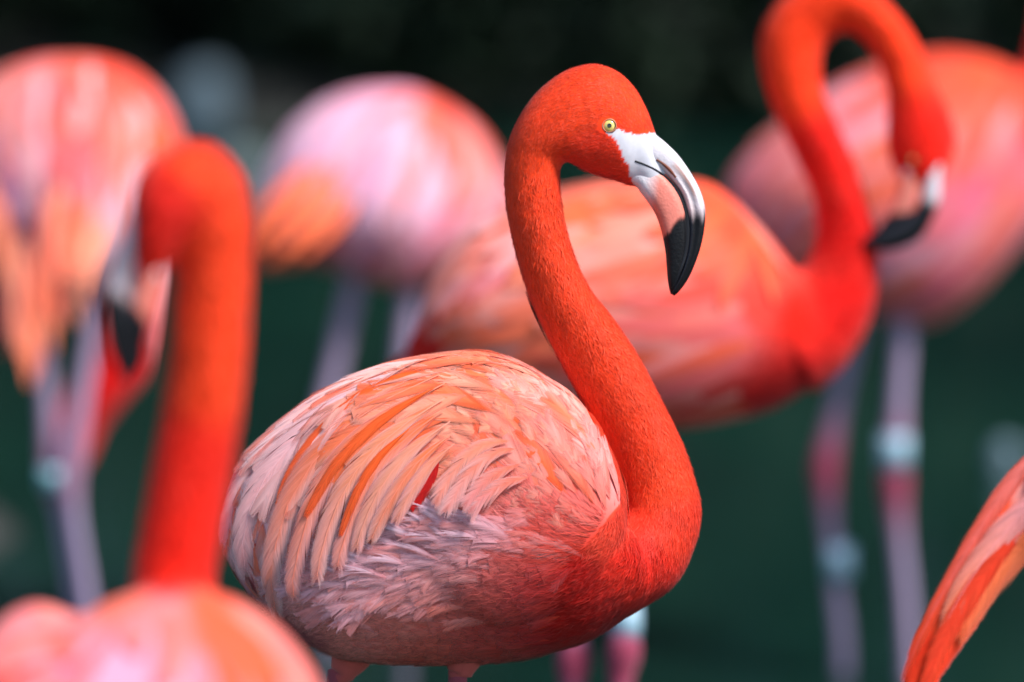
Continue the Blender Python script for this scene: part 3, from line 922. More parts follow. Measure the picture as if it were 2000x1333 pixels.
# pale tipped ones
P, N = sample(A, 5200, lambda px, py, c, n: (is_neck(px, py) & (py > 330) & ~in_poly(px, py, LORE)) * 1.0, rg)
px, py = project(P); D3 = flow3(A, px, py, N); base = field(A, px, py, 'col')
k = rg.uniform(0.0, .16, (len(P), 1))
c1 = base + (lin((250, 150, 130)) - base) * k
strands(acc, A, P, N, D3, 0.009 * rg.uniform(.6, 1.5, len(P)), 0.0005, base, c1, rg, lift=0.15, wob=0.35, nj=.12)
obj('neck_plumage', acc.mesh('neck_plumage', M_FUZZ), A.root, kind='stuff')

# ---- A: belly and flank plumage
rg = np.random.default_rng(22)
def body_mask(px, py): return ~is_neck(px, py)
def low_line(px): return np.interp(px, [430, 560, 640, 730, 800, 850, 930, 1000, 1060, 1200], [1100, 1120, 1085, 1040, 985, 980, 960, 930, 990, 1010])
acc = Acc()
def pal_belly(base, px, py, rg):
    wisp = np.clip(1 - (py - 980) / 230.0, 0, 1) * np.clip((1040 - px) / 200, 0, 1)
    ct = base + (lin((250, 206, 212)) - base) * (0.06 + 0.55 * wisp * rg.uniform(.3, 1))
    cb = base + (lin((230, 60, 34)) - base) * (0.75 * (rg.uniform() < 0.45))
    return (cb, ct, ct + (lin((250, 205, 210)) - ct) * .2, 0.5)
m = lambda px, py, c, n: (body_mask(px, py) & (py > low_line(px) - 5) & (px > 560 - .3 * (py - 1120))) * (1.0 * (c @ FW < CAM @ FW + DA + 0.06))
auto_feathers(A, acc, 1300, m, (0.028, 0.046), (0.0065, 0.0105), rg, nbmm=0.6, palette=pal_belly, lift=(0.0006, 0.0026), sweep=3.4, ragged=.35, split=1.2, round_=.55, thin=.7, camber=.08, shaft=False)
# fine loose barbs over them
P, N = sample(A, 16000, m, rg)
px, py = project(P); D3 = flow3(A, px, py, N); base = field(A, px, py, 'col')
wisp = (np.clip(1 - (py - 980) / 240.0, 0, 1) * np.clip((1060 - px) / 200, 0, 1))[:, None]
c1 = base + (lin((250, 212, 220)) - base) * (0.05 + 0.6 * wisp * rg.uniform(.3, 1, (len(P), 1)))
strands(acc, A, P, N, D3, 0.020 * rg.uniform(.6, 1.6, len(P)), 0.00026, base, c1, rg, lift=0.10, wob=0.22, nj=.12)
obj('belly_plumage', acc.mesh('belly_plumage', M_FEATHER), A.root, kind='stuff')

# ---- A: breast transition, small feathers between neck and flank and the front of the wing
acc = Acc()
def pal_soft(base, px, py, rg):
    ct = base + (lin((250, 190, 170)) - base) * rg.uniform(0.05, .35)
    cb = base + (lin((246, 92, 50)) - base) * rg.uniform(0, .5)
    return (cb, ct, ct + (lin((252, 205, 196)) - ct) * .5, .6)
m2 = lambda px, py, c, n: (body_mask(px, py) & (py <= low_line(px) + 60) & (px > 880)) * (1.0 * (c @ FW < CAM @ FW + DA + 0.1))
auto_feathers(A, acc, 560, m2, (0.030, 0.050), (0.007, 0.011), rg, nbmm=0.6, palette=pal_soft, lift=(0.0008, 0.003), sweep=3.0, ragged=.25, split=.8, round_=.6, camber=.06, thin=.8, shaft=False)
obj('shoulder_plumage', acc.mesh('shoulder_plumage', M_FEATHER), A.root, kind='stuff')

# ---- A: the folded wing: long drawn feathers, then coverts
acc = Acc()
def pal_wing(base, px, py, rg):
    u = rg.uniform()
    cb = base + (lin((250, 96, 28)) - base) * (0.8 if u < .45 else .2)
    ct = base + (lin((250, 170, 150)) - base) * rg.uniform(.0, .4)
    return (cb, ct if u > .4 else cb, lin((250, 190, 180)), rg.uniform(.3, .7))
m3 = lambda px, py, c, n: (body_mask(px, py) & (py < low_line(px) - 10) & (px < 1000)) * (1.0)
auto_feathers(A, acc, 330, m3, (0.040, 0.065), (0.010, 0.015), rg, nbmm=0.7, palette=pal_wing, lift=(0.0006, 0.002), sweep=2.0, ragged=.12, split=.8, camber=.06, shaft=False)
wing = obj('wing', acc.mesh('wing', M_FEATHER), A.root, kind='stuff', label='folded pink and orange wing with long drooping feathers')
OR, PK, PL, LI, WH = lin((250, 96, 30)), lin(PINK), lin(PALE), lin((236, 164, 164)), lin((252, 210, 210))
GP = lin((234, 146, 132))
long_f = [
    ([(900, 706), (760, 722), (640, 780), (540, 862), (478, 940), (446, 1015), (440, 1062)], 30, (lin((248, 176, 160)), PL, WH, .8, .3), 2),
    ([(880, 712), (740, 752), (630, 820), (545, 900), (495, 985), (478, 1060), (486, 1118)], 40, (PL, LI, WH, .7, .0), 4),
    ([(880, 716), (770, 745), (690, 790), (620, 855), (570, 925), (545, 985)], 17, (OR, lin((238, 92, 50)), lin((246, 120, 60)), .5), 6),
    ([(860, 735), (740, 790), (650, 862), (580, 955), (545, 1050), (533, 1130), (546, 1192)], 36, (lin((248, 112, 48)), GP, WH, .8, -.4), 8),
    ([(870, 752), (760, 812), (680, 880), (620, 970), (590, 1060), (575, 1130), (580, 1165)], 30, (lin((250, 120, 60)), GP, PL, .7, -.3), 10),
    ([(850, 760), (750, 820), (670, 895), (625, 965), (600, 1010)], 15, (OR, lin((236, 90, 44)), lin((246, 120, 60)), .5), 12),
    ([(870, 780), (770, 845), (700, 915), (655, 1000), (630, 1080), (622, 1130)], 30, (lin((248, 140, 90)), GP, WH, .75, -.3), 12),
    ([(872, 800), (790, 860), (725, 930), (690, 1010), (668, 1075), (662, 1105)], 27, (lin((250, 116, 54)), GP, PL, .7, -.2), 14),
    ([(800, 840), (745, 890), (705, 950), (680, 1010), (668, 1045)], 12, (OR, lin((236, 90, 44)), lin((246, 120, 60)), .4), 16),
    ([(880, 825), (805, 880), (750, 945), (715, 1015), (698, 1070)], 25, (lin((248, 150, 110)), lin((230, 150, 130)), PL, .7, -.2), 16),
    ([(884, 848), (820, 900), (775, 960), (742, 1020), (728, 1052)], 22, (lin((250, 120, 60)), lin((232, 140, 116)), WH, .7), 18),
    ([(888, 868), (838, 912), (802, 965), (775, 1015)], 19, (lin((246, 140, 100)), lin((236, 150, 128)), PL, .7), 20),
]
for i, (pts, w, cl, lf) in enumerate(long_f):
    drawn_feather(A, wing, pts, w, cl, lift=(0.003 + lf * .0003, 0.004 + lf * .0005), rg=np.random.default_rng(100 + i), nbmm=0.55, sweep=4.0, camber=.12, ragged=.06, split=.5, round_=.42, jit=.04, nj=.03)
# coverts, as single feathers
def pal_cov(base, px, py, rg):
    u = rg.uniform()
    if u < .46:
        cb = base + (lin((250, 92, 24)) - base) * rg.uniform(.6, .95)
        ct = base + (lin((250, 100, 36)) - base) * rg.uniform(.4, .85)
        return (cb, ct, base + (lin((252, 190, 170)) - base) * .5, rg.uniform(.3, .8), rg.uniform(-.5, .5))
    cb = base + (lin((250, 120, 60)) - base) * rg.uniform(.1, .5)
    ct = base + (lin((252, 190, 178)) - base) * rg.uniform(.0, .5)
    return (cb, ct, base + (lin((253, 208, 200)) - base) * (.8 if px < 930 else .35), rg.uniform(.3, .7), rg.uniform(-.4, .4))
m4 = lambda px, py, c, n: (body_mask(px, py) & (py < np.interp(px, [560, 700, 820, 900, 1000], [820, 850, 920, 880, 800])) & (px > 620) & (px < 1010)) * (1.0 * (c @ FW < CAM @ FW + DA + .02))
auto_feathers(A, None, 75, m4, (0.075, 0.120), (0.015, 0.022), np.random.default_rng(31), nbmm=0.55, palette=pal_cov, lift=(0.0038, 0.0048), as_objects=wing, sweep=4.0, ragged=.08, split=.5, camber=.06, jit=.04, nblend=.9, round_=.5, nj=.03, root_fade=.35, shaft=False)
m5 = lambda px, py, c, n: (body_mask(px, py) & (py < np.interp(px, [930, 1000, 1100, 1215], [830, 940, 990, 1000])) & (px > 930) & (px < 1195)) * (1.0 * (c @ FW < CAM @ FW + DA + .02))
auto_feathers(A, None, 70, m5, (0.070, 0.110), (0.013, 0.019), np.random.default_rng(32), nbmm=0.55, palette=pal_cov, lift=(0.0020, 0.0029), as_objects=wing, sweep=4.0, ragged=.08, split=.5, camber=.06, jit=.04, nblend=.9, round_=.5, nj=.03, root_fade=.35, shaft=False)
# the red lining seen in the fold of the wing, and the tuft right of it
DR = lin((190, 10, 8))
for i, (pts, w) in enumerate([([(858, 900), (848, 922), (834, 950), (814, 985)], 12), ([(852, 918), (840, 942), (826, 966), (806, 994)], 11)]):
    drawn_feather(A, wing, pts, w, (DR, DR, lin((205, 20, 14)), .4), lift=(0.0085, 0.0080), rg=np.random.default_rng(190 + i), nbmm=.5, sweep=2.5, ragged=.3, soft=False, shaft=False, camber=.05)
for i, (pts, w, cl) in enumerate([
    ([(1000, 862), (950, 868), (905, 900), (872, 945), (850, 985)], 24, (lin((248, 140, 104)), lin((246, 140, 120)), WH, .6)),
    ([(1015, 876), (960, 888), (918, 925), (890, 965), (870, 1000)], 26, (lin((248, 130, 100)), lin((244, 150, 140)), WH, .8)),
    ([(1020, 905), (972, 925), (935, 955), (905, 990)], 24, (lin((246, 124, 96)), PK, WH, .7)),
    ([(1040, 930), (985, 945), (945, 970), (915, 1000)], 24, (lin((246, 124, 96)), PK, WH, .7))]):
    drawn_feather(A, wing, pts, w, cl, lift=(0.006, 0.014), rg=np.random.default_rng(200 + i), nbmm=0.5, sweep=3.0, ragged=.25, split=1.0, round_=.5, camber=.08, thin=.8, shaft=False)
rw = np.random.default_rng(78)
for i, (tx, ty) in enumerate([(806, 984), (818, 990), (842, 986), (790, 996), (770, 1012), (748, 1022), (720, 1044), (690, 1058), (664, 1074), (640, 1090), (615, 1102), (858, 992), (880, 1004), (800, 1040), (760, 1060), (720, 1085), (850, 1040), (680, 1110)]):
    a_ = math.radians(30 - i * .6 + rw.normal() * 6); ln = rw.uniform(90, 150)
    q = lambda f, o: (tx + math.cos(a_) * ln * f + math.sin(a_) * ln * o, ty + math.sin(a_) * ln * f - math.cos(a_) * ln * o)
    drawn_feather(A, wing, [q(1, 0), q(.66, .05), q(.33, .06), q(0, 0)], rw.uniform(6, 10), (lin((250, 160, 164)), lin((253, 200, 212)), lin((253, 214, 226)), .6), lift=(0.003, 0.0085), rg=rw, nbmm=.5, sweep=5.0, ragged=.5, split=1.3, round_=.7, camber=.05, thin=.5, shaft=False, K=8, root_fade=.5)
rf = np.random.default_rng(77)
line = catmull(np.array([(842, 990), (790, 1000), (735, 1035), (670, 1075), (605, 1110), (560, 1150), (600, 1200), (630, 1245)], float), 6)
flank = Acc()
for row in range(10):
    for k in range(17):
        u = (k + rf.uniform(-.4, .4)) / 16 * (len(line) - 1); u = min(max(u, 0), len(line) - 1.01)
        a0 = line[int(u)] * (1 - u % 1) + line[int(u) + 1] * (u % 1)
        ang = np.interp(u, [0, 18, 30, 42], [27, 17, 4, -35]) * (1 - .06 * (9 - row)) + rf.normal() * 6
        d = np.array([math.cos(math.radians(ang)), math.sin(math.radians(ang))])
        far_ = (9 - row) / 9
        tip = a0 + d * (9 - row) * 27 + rf.normal(size=2) * 7
        if tip[0] > 1030 or tip[1] > 1235: continue
        ln = rf.uniform(90, 145)
        nrm_ = np.array([d[1], -d[0]])
        pts = [tip + d * ln, tip + d * ln * .66 + nrm_ * ln * .05, tip + d * ln * .33 + nrm_ * ln * .07, tip]
        loc_ = field(A, np.array([tip[0]]), np.array([tip[1]]), 'col')[0]
        base_ = lin((244, 104, 76)) if rf.uniform() < .32 else lin((247, 152, 152))
        base_ = base_ + (loc_ - base_) * (.35 + .6 * far_)
        tipc = lin((252, 188, 200)) if rf.uniform() < .55 else lin((249, 152, 148))
        tipc = tipc + (loc_ - tipc) * (.1 + .75 * far_)
        edge_ = tipc + (lin((253, 204, 214)) - tipc) * (.7 - .55 * far_)
        drawn_feather(A, wing, pts, rf.uniform(13, 21), (base_, tipc, edge_, rf.uniform(.4, .9)), lift=(0.0016 if row > 6 else 0.0012, 0.0070 if row > 6 else 0.0050 if row > 4 else 0.0036), rg=rf, nbmm=.6, sweep=3.6, ragged=.35, split=1.2, round_=.55, camber=.06, thin=.6, shaft=False, K=8, root_fade=.6, acc=flank if row < 6 else None)
obj('flank_plumage', flank.mesh('flank_plumage', M_FEATHER), A.root, kind='stuff')

# ================================================================== the softly blurred flamingos
def soft_plumage(b, n, Lr, Wr, mask, seed, tip=(252, 206, 212), hot=ORANGE, hotp=.4, amp=1.0, neck_n=0, neck_mask=None, lift=(.001, .006)):
    rg = np.random.default_rng(seed)
    acc = Acc()
    def pal(base, px, py, rg):
        u = rg.uniform()
        k = rg.uniform(.35, .75) * amp
        c = base + (lin(hot) - base) * k if u < hotp else (base + (lin(tip) - base) * k if u < hotp + .3 else base * np.array([1, rg.uniform(.7, 1.1), rg.uniform(.7, 1.1)]))
        return (c, c * .5 + base * .5, c + (lin(tip) - c) * .2, .5)
    auto_feathers(b, acc, n, mask, Lr, Wr, rg, palette=pal, coarse=True, lift=lift)
    obj('plumage', acc.mesh('plumage', M_FEATHER), b.root, kind='stuff')
    if neck_n:
        acc = Acc()
        P, N = sample(b, neck_n, neck_mask, rg)
        px, py = project(P); D3 = flow3(b, px, py, N); base = field(b, px, py, 'col')
        v = (1 + .12 * rg.normal(size=(len(P), 1)))
        strands(acc, b, P, N, D3, 0.010, 0.0010, np.clip(base * v, 0.002, 1), np.clip(base * v * 1.05, .002, 1), rg, lift=.12)
        obj('neck_plumage', acc.mesh('neck_plumage', M_FUZZ), b.root, kind='stuff')

# ---- B: the near one on the left, seen from behind
DB = 4.25
neckB = [(240, 1260, 430, 1260, 90, 60), (250, 1150, 418, 1150, 82, 60), (258, 1080, 430, 1080, 80, 60), (272, 1000, 445, 993, 78, 55), (290, 900, 463, 890, 77, 50), (310, 800, 478, 785, 76, 45), (325, 700, 488, 690, 76, 40),
         (333, 610, 494, 590, 76, 35), (337, 545, 497, 510, 76, 30), (343, 510, 492, 430, 76, 25), (350, 495, 470, 345, 76, 20), (350, 490, 425, 290, 78, 10), (342, 495, 375, 277, 80, 0), (332, 508, 320, 298, 82, -5), (322, 522, 280, 330, 80, -5),
         (314, 534, 260, 380, 74, -5), (306, 543, 256, 440, 64, 0), (300, 552, 256, 500, 50, 0), (296, 560, 262, 530, 36, 0)]
for k_ in range(9):
    x0_, y0_, x1_, y1_, *r_ = neckB[k_]; neckB[k_] = (x0_ + 6, y0_, x1_ - 6, y1_, *r_)
bodyB3 = [(330, 1240, 80, 60, 190), (338, 1330, 190, 170, 90), (345, 1410, 275, 268, -60), (340, 1455, 300, 305, -220), (320, 1510, 285, 292, -400), (300, 1560, 210, 210, -560), (290, 1610, 90, 90, -680)]
wingB3 = [(100, 1360, 60, 90, 20), (88, 1400, 135, 226, -110), (80, 1450, 150, 242, -260), (90, 1500, 125, 190, -430), (110, 1560, 60, 100, -560)]
flowB = [(400, 1200, 0, 1), (150, 1250, 0, 1), (600, 1300, .3, 1), (370, 900, -.15, 1), (410, 600, 0, 1), (480, 420, .1, 1), (420, 300, .9, .3), (300, 320, .8, -.6), (290, 450, .8, -.5)]
colB = [(400, 300, ORED), (450, 500, ORED), (300, 420, (214, 30, 18)), (410, 700, ORED), (350, 900, RED), (330, 1080, RED), (330, 1148, RED),
        (60, 1230, (236, 104, 90)), (120, 1200, (240, 130, 120)), (180, 1300, (240, 160, 186)), (60, 1310, (222, 50, 30)), (240, 1180, (244, 100, 70)), (330, 1190, (244, 124, 122)), (300, 1280, (244, 140, 164)), (400, 1180, (244, 84, 46)), (430, 1250, (248, 78, 18)), (440, 1320, (248, 84, 24)),
        (490, 1230, (246, 128, 112)), (560, 1280, (240, 118, 112)), (520, 1320, (244, 118, 104)), (370, 1320, (244, 140, 160)), (120, 1320, (242, 146, 176)), (400, 1500, PINK)]
legsB = [[(400, 1650, .0, .02, 0), (400, 2200, .0, .010, 0), (400, 2250, 0, .015, 1), (402, 2320, 0, .010, 0), (405, 3000, 0, .009, 0)],
         [(250, 1650, -.03, .02, 0), (250, 2200, -.03, .010, 0), (250, 2250, -.03, .015, 1), (252, 2320, -.03, .010, 0), (255, 3000, -.03, .009, 0)]]
B = make_bird('blurred flamingo nearest the camera, its bright neck rising at the left and bill hanging down', 'flamingos in the pond', DB, [neckB], flowB, colB, legsB, lofts3=[bodyB3, wingB3], split=lambda px, py: py < 1146)
finish_body(B)
B.bill_col = std_bill(.50, .40, .45)
make_bill(B, 'upper_mandible', [(262, 380, 300, 470, 40), (250, 425, 285, 500, 40), (236, 470, 268, 535, 36), (217, 520, 258, 572, 32), (203, 585, 264, 614, 28), (206, 638, 272, 658, 24), (220, 694, 268, 706, 17), (244, 748, 256, 750, 6)], 'upper', B.root)
make_bill(B, 'lower_mandible', [(292, 470, 316, 520, 34), (275, 515, 316, 548, 36), (264, 555, 304, 596, 35), (255, 590, 292, 640, 32), (250, 625, 284, 675, 27), (250, 665, 282, 705, 20), (252, 705, 268, 730, 12), (251, 742, 256, 748, 4)], 'lower', B.root)
make_eye(B, 285, 410, 14, B.root, sides=(1,))
soft_plumage(B, 320, (.07, .12), (.014, .022), lambda px, py, c, n: ((py > 1190)) * 1.0, 41, tip=(250, 160, 182), hotp=.3, hot=(246, 80, 32), amp=.6, neck_n=9000, neck_mask=lambda px, py, c, n: (py < 1150) * 1.0)

# ---- C: far left, bending down, seen from behind
DC = 8.5
bodyC = [(-90, 260, -70, 420, 50), (-35, 165, -20, 520, 120), (45, 123, 50, 560, 160), (130, 112, 140, 580, 180), (210, 118, 220, 575, 178), (280, 152, 280, 540, 150), (330, 216, 325, 470, 105), (356, 290, 350, 380, 40)]
neckC = tube_rings([(245, 460, 90, 60), (250, 560, 70, 80), (242, 640, 64, 90), (222, 710, 58, 90), (186, 765, 54, 90), (152, 812, 52, 90), (130, 858, 54, 90), (118, 900, 48, 90), (114, 930, 32, 90)])
rumpC = tube_rings([(120, 360, 140, -30), (95, 460, 118, -30), (70, 550, 84, -30), (50, 625, 50, -30), (38, 680, 20, -30)])
flowC = [(100, 300, 0, 1), (300, 300, .1, 1), (20, 500, 0, 1), (230, 650, -.2, 1), (120, 830, -.7, .7)]
colC = [(300, 200, (246, 104, 50)), (320, 280, (246, 116, 66)), (225, 125, (240, 90, 60)), (150, 130, (240, 120, 100)), (30, 140, (238, 150, 140)), (70, 200, LILAC), (30, 300, (236, 180, 200)), (140, 280, (238, 150, 160)), (210, 300, (246, 190, 210)),
        (140, 170, (240, 120, 110)), (60, 330, (232, 140, 150)), (220, 380, (246, 196, 214)), (130, 400, (238, 140, 140)), (40, 450, (236, 90, 60)), (150, 480, (234, 110, 96)), (220, 480, (236, 130, 130)), (60, 540, (238, 76, 44)), (120, 560, (232, 70, 48)), (30, 620, (242, 110, 66)), (60, 680, (240, 90, 50)), (250, 600, (214, 22, 10)), (220, 700, (214, 22, 10)), (150, 800, DRED), (110, 900, DRED)]
legsC = [[(75, 540, .0, .018, 0), (84, 640, .0, .013, 0), (92, 780, .0, .012, 0), (106, 930, 0, .019, .45), (122, 1010, 0, .012, 0), (150, 1190, 0, .0115, 0), (160, 1330, 0, .011, 0)],
         [(200, 500, -.02, .018, 0), (190, 580, -.02, .014, 0), (160, 770, -.02, .0135, 0), (136, 930, -.02, .019, .4), (146, 1020, -.02, .012, 0), (172, 1190, -.02, .0115, 0), (180, 1335, -.02, .011, 0)]]
Cb = make_bird('pale pink flamingo bending down at the left edge with two lilac legs crossing', 'flamingos in the pond', DC, [bodyC, neckC, rumpC], flowC, colC, legsC, voxel=.006, sat=1.3)
finish_body(Cb)
Cb.bill_col = std_bill(.5, .5)
make_bill(Cb, 'upper_mandible', [(92, 900, 114, 915, 24, 90), (90, 935, 112, 940, 24, 90), (94, 975, 112, 975, 20, 90), (104, 1015, 116, 1008, 14, 90), (122, 1040, 126, 1034, 5, 90)], 'upper', Cb.root)
make_bill(Cb, 'lower_mandible', [(114, 912, 138, 925, 22, 90), (113, 940, 134, 948, 22, 90), (113, 975, 131, 975, 18, 90), (117, 1006, 130, 1000, 12, 90), (126, 1032, 130, 1028, 5, 90)], 'lower', Cb.root)
make_eye(Cb, 124, 880, 9, Cb.root, sides=(1,))
band(Cb, 108, 932, -.012, .022, .03, mat_flat('leg_band_teal', (.25, .5, .55), .4))
soft_plumage(Cb, 260, (.10, .17), (.018, .030), lambda px, py, c, n: (py < 580) * 1.0, 42, hotp=.18, hot=(238, 84, 60))
rc = np.random.default_rng(55)
CT = [(240, 70, 36), (246, 116, 76), (250, 150, 120), (228, 50, 30), (248, 130, 90)]
for i in range(22):
    x0 = rc.uniform(-30, 215); y0 = rc.uniform(380, 500) - abs(x0 - 60) * .25; ln = rc.uniform(190, 300) * (1 - abs(x0 - 40) / 380)
    x1 = x0 + (45 - x0) * .28 + rc.normal() * 10
    cl = lin(CT[rc.integers(0, 5)])
    drawn_feather(Cb, Cb.root, [(x0, y0), ((2 * x0 + x1) / 3, y0 + ln * .33), ((x0 + 2 * x1) / 3 - 4, y0 + ln * .66), (x1, y0 + ln)], rc.uniform(14, 24), (cl, cl, cl + (lin((250, 170, 150)) - cl) * .5, .6), coarse=True, lift=(.012, .022), rg=rc, nup=.7)

# ---- D: pale pink one in the back, head down out of sight
DD = 9.1
bodyD = [(498, 445, 502, 505, 36), (520, 345, 527, 520, 70), (570, 255, 572, 512, 115), (640, 202, 645, 520, 152), (720, 175, 725, 545, 172), (800, 174, 800, 560, 172), (870, 205, 868, 530, 152), (935, 256, 930, 480, 110), (982, 340, 975, 420, 45)]
neckD = tube_rings([(900, 380, 90, 60), (960, 410, 62, 90), (985, 480, 50, 100), (975, 570, 46, 100), (940, 650, 45, 100), (905, 720, 45, 100), (885, 790, 50, 100), (880, 840, 48, 100), (880, 875, 30, 100)])
flowD = [(700, 300, -.6, .8), (550, 420, -.7, .7), (900, 300, -.3, .9), (980, 500, -.1, 1), (900, 750, -.1, 1)]
colD = [(560, 420, (252, 112, 62)), (520, 450, (252, 112, 62)), (540, 490, (244, 150, 130)), (600, 470, (238, 130, 120)), (560, 330, (244, 190, 210)), (620, 260, (238, 200, 222)), (700, 220, (240, 190, 212)), (740, 300, (254, 218, 238)), (850, 330, (252, 204, 226)),
        (770, 190, (240, 170, 190)), (860, 215, (240, 110, 90)), (930, 270, (242, 130, 110)), (960, 350, (244, 180, 190)), (690, 430, (226, 70, 54)), (660, 400, (238, 130, 130)), (760, 420, (246, 190, 210)), (880, 430, (240, 110, 80)), (680, 500, (170, 40, 70)), (780, 520, (240, 160, 180)), (840, 490, (240, 150, 150)), (985, 550, RED), (900, 760, RED)]
legsD = [[(698, 510, .0, .018, 0), (690, 560, 0, .016, 0), (672, 640, 0, .016, 0), (640, 780, 0, .015, 0), (620, 890, 0, .020, 1), (625, 960, 0, .013, 0), (640, 1210, 0, .012, 0)],
         [(805, 520, .0, .018, 0), (802, 570, 0, .016, 0), (795, 650, 0, .016, 0), (782, 780, 0, .015, 0), (772, 890, 0, .020, 1), (776, 960, 0, .013, 0), (790, 1200, 0, .012, 0)]]
Db = make_bird('rounded pale pink flamingo in the back with its head lowered out of sight', 'flamingos in the pond', DD, [bodyD, neckD], flowD, colD, legsD, voxel=.006, sat=1.3)
finish_body(Db)
Db.bill_col = std_bill(.5, .5)
make_bill(Db, 'upper_mandible', [(860, 850, 885, 860, 22, 100), (858, 890, 882, 892, 20, 100), (866, 930, 884, 925, 16, 100), (890, 962, 896, 955, 5, 100)], 'upper', Db.root)
make_bill(Db, 'lower_mandible', [(886, 858, 906, 868, 20, 100), (883, 892, 904, 892, 18, 100), (885, 925, 902, 918, 14, 100), (896, 953, 900, 947, 5, 100)], 'lower', Db.root)
make_eye(Db, 890, 830, 11, Db.root)
soft_plumage(Db, 240, (.10, .17), (.018, .030), lambda px, py, c, n: ((py < 560) & (px < 960)) * 1.0, 43, hotp=.08, amp=.6)
for i, (pts, w) in enumerate([([(650, 330), (580, 400), (520, 460), (488, 505)], 30), ([(660, 370), (605, 430), (550, 485), (505, 525)], 30), ([(610, 330), (545, 390), (505, 440), (485, 490)], 28), ([(690, 390), (640, 440), (585, 490), (545, 520)], 30)]):
    drawn_feather(Db, Db.root, pts, w, (lin((255, 112, 62)), lin((255, 104, 50)), lin((255, 130, 90)), .5), coarse=True, lift=(.010, .016), rg=np.random.default_rng(310 + i), nup=1.0)

# ---- E: behind the sharp one, neck looped over at the right
DE = 6.85
bodyE = [(812, 645, 828, 690, 36), (850, 545, 880, 740, 90), (930, 450, 950, 792, 142), (1040, 392, 1060, 822, 176), (1160, 360, 1180, 838, 190), (1280, 352, 1300, 836, 190), (1385, 358, 1420, 825, 174), (1470, 430, 1520, 795, 145), (1530, 500, 1600, 742, 112), (1570, 550, 1660, 680, 80), (1610, 590, 1680, 640, 40)]
neckE = [(1500, 560, 1590, 770, 120), (1545, 540, 1652, 715, 92), (1572, 520, 1700, 625, 76), (1590, 480, 1716, 530, 66), (1594, 430, 1712, 450, 62), (1582, 370, 1692, 390, 60), (1552, 305, 1668, 312, 58), (1520, 235, 1632, 235, 57), (1495, 165, 1608, 175, 56), (1484, 100, 1604, 125, 56), (1492, 50, 1612, 95, 56),
         (1525, 0, 1628, 74, 56), (1580, -38, 1645, 66, 56), (1640, -46, 1662, 65, 56), (1700, -22, 1685, 80, 56), (1758, 35, 1705, 108, 56), (1798, 100, 1722, 145, 57), (1822, 165, 1732, 195, 60), (1848, 215, 1730, 245, 64), (1862, 265, 1730, 290, 64), (1858, 310, 1738, 322, 58), (1842, 342, 1750, 345, 46), (1830, 362, 1760, 362, 34)]
for k_ in range(12, len(neckE)):
    neckE[k_] = (*neckE[k_][:5], -5.0 * (k_ - 11))
flowE = [(1000, 600, -.9, .4), (1200, 500, -.9, .4), (1400, 600, -.9, .2), (1300, 780, -1, 0), (1650, 600, -.4, .9), (1640, 400, .3, 1), (1550, 150, 0, 1), (1640, 10, -1, 0), (1790, 180, -.3, -.9), (900, 550, -.6, .8)]
colE = [(1640, 600, (214, 20, 10)), (1650, 450, (214, 20, 10)), (1600, 300, (220, 26, 12)), (1550, 150, ORED), (1560, 50, ORED), (1650, 10, ORED), (1760, 100, ORED), (1800, 280, RED), (1560, 740, DRED), (1480, 790, DRED), (1400, 800, (206, 50, 40)), (1300, 810, (210, 90, 76)),  # lower neck anchors deepened: shade on the neck put into the colour
        (1400, 380, (242, 92, 56)), (1450, 450, (240, 84, 56)), (1500, 520, (238, 80, 60)), (1480, 600, (232, 76, 64)), (1560, 620, RED), (1420, 640, (232, 110, 110)), (1380, 700, (228, 110, 112)), (1300, 420, (246, 130, 100)), (1350, 500, (242, 110, 90)), (1130, 370, (246, 170, 160)), (1200, 370, (246, 110, 60)), (1180, 440, (248, 120, 50)),
        (1120, 410, (248, 180, 180)), (1240, 480, (246, 170, 160)), (1300, 560, (242, 130, 116)), (1200, 540, (246, 120, 80)), (1000, 450, (240, 150, 140)), (920, 520, (232, 150, 140)), (980, 540, (240, 100, 60)), (880, 620, (226, 150, 138)), (950, 650, (220, 140, 128)), (1060, 600, (240, 110, 76)), (1000, 720, (216, 140, 126)), (1250, 680, (228, 90, 80)), (1300, 740, (214, 90, 84)), (840, 680, (210, 60, 50))]
legsE = [[(1215, 790, .0, .02, 0), (1220, 950, 0, .014, 0), (1222, 1180, 0, .0125, 0), (1218, 1270, 0, .021, 1.2), (1212, 1330, 0, .015, 1.0), (1208, 1420, 0, .0115, .3), (1205, 1800, 0, .011, 0)],
         [(1130, 790, .04, .02, 0), (1128, 950, .04, .014, 0), (1122, 1190, .04, .0125, .2), (1120, 1285, .04, .021, 1.1), (1118, 1345, .04, .015, .8), (1116, 1420, .04, .0115, .3), (1115, 1780, .04, .011, 0)]]
E = make_bird('flamingo just behind the sharp one, its red neck looped over at the top right', 'flamingos in the pond', DE, [bodyE, neckE], flowE, colE, legsE, voxel=.0045, sat=1.1)
finish_body(E)
E.bill_col = std_bill(.31, .44, .2)
make_bill(E, 'upper_mandible', [(1842, 305, 1806, 318, 32, -60), (1832, 345, 1800, 352, 33, -60), (1830, 390, 1793, 388, 31, -60), (1817, 430, 1782, 410, 28, -60), (1794, 466, 1762, 428, 26, -60), (1757, 486, 1738, 442, 23, -60), (1716, 490, 1708, 456, 17, -60), (1680, 478, 1684, 468, 5, -60)], 'upper', E.root)
make_bill(E, 'lower_mandible', [(1795, 320, 1756, 330, 30, -60), (1790, 350, 1754, 358, 31, -60), (1786, 384, 1746, 390, 30, -60), (1777, 412, 1730, 420, 27, -60), (1762, 434, 1716, 440, 22, -60), (1740, 447, 1704, 454, 17, -60), (1710, 460, 1694, 463, 10, -60), (1688, 469, 1686, 466, 4, -60)], 'lower', E.root)
make_eye(E, 1784, 312, 5, E.root)
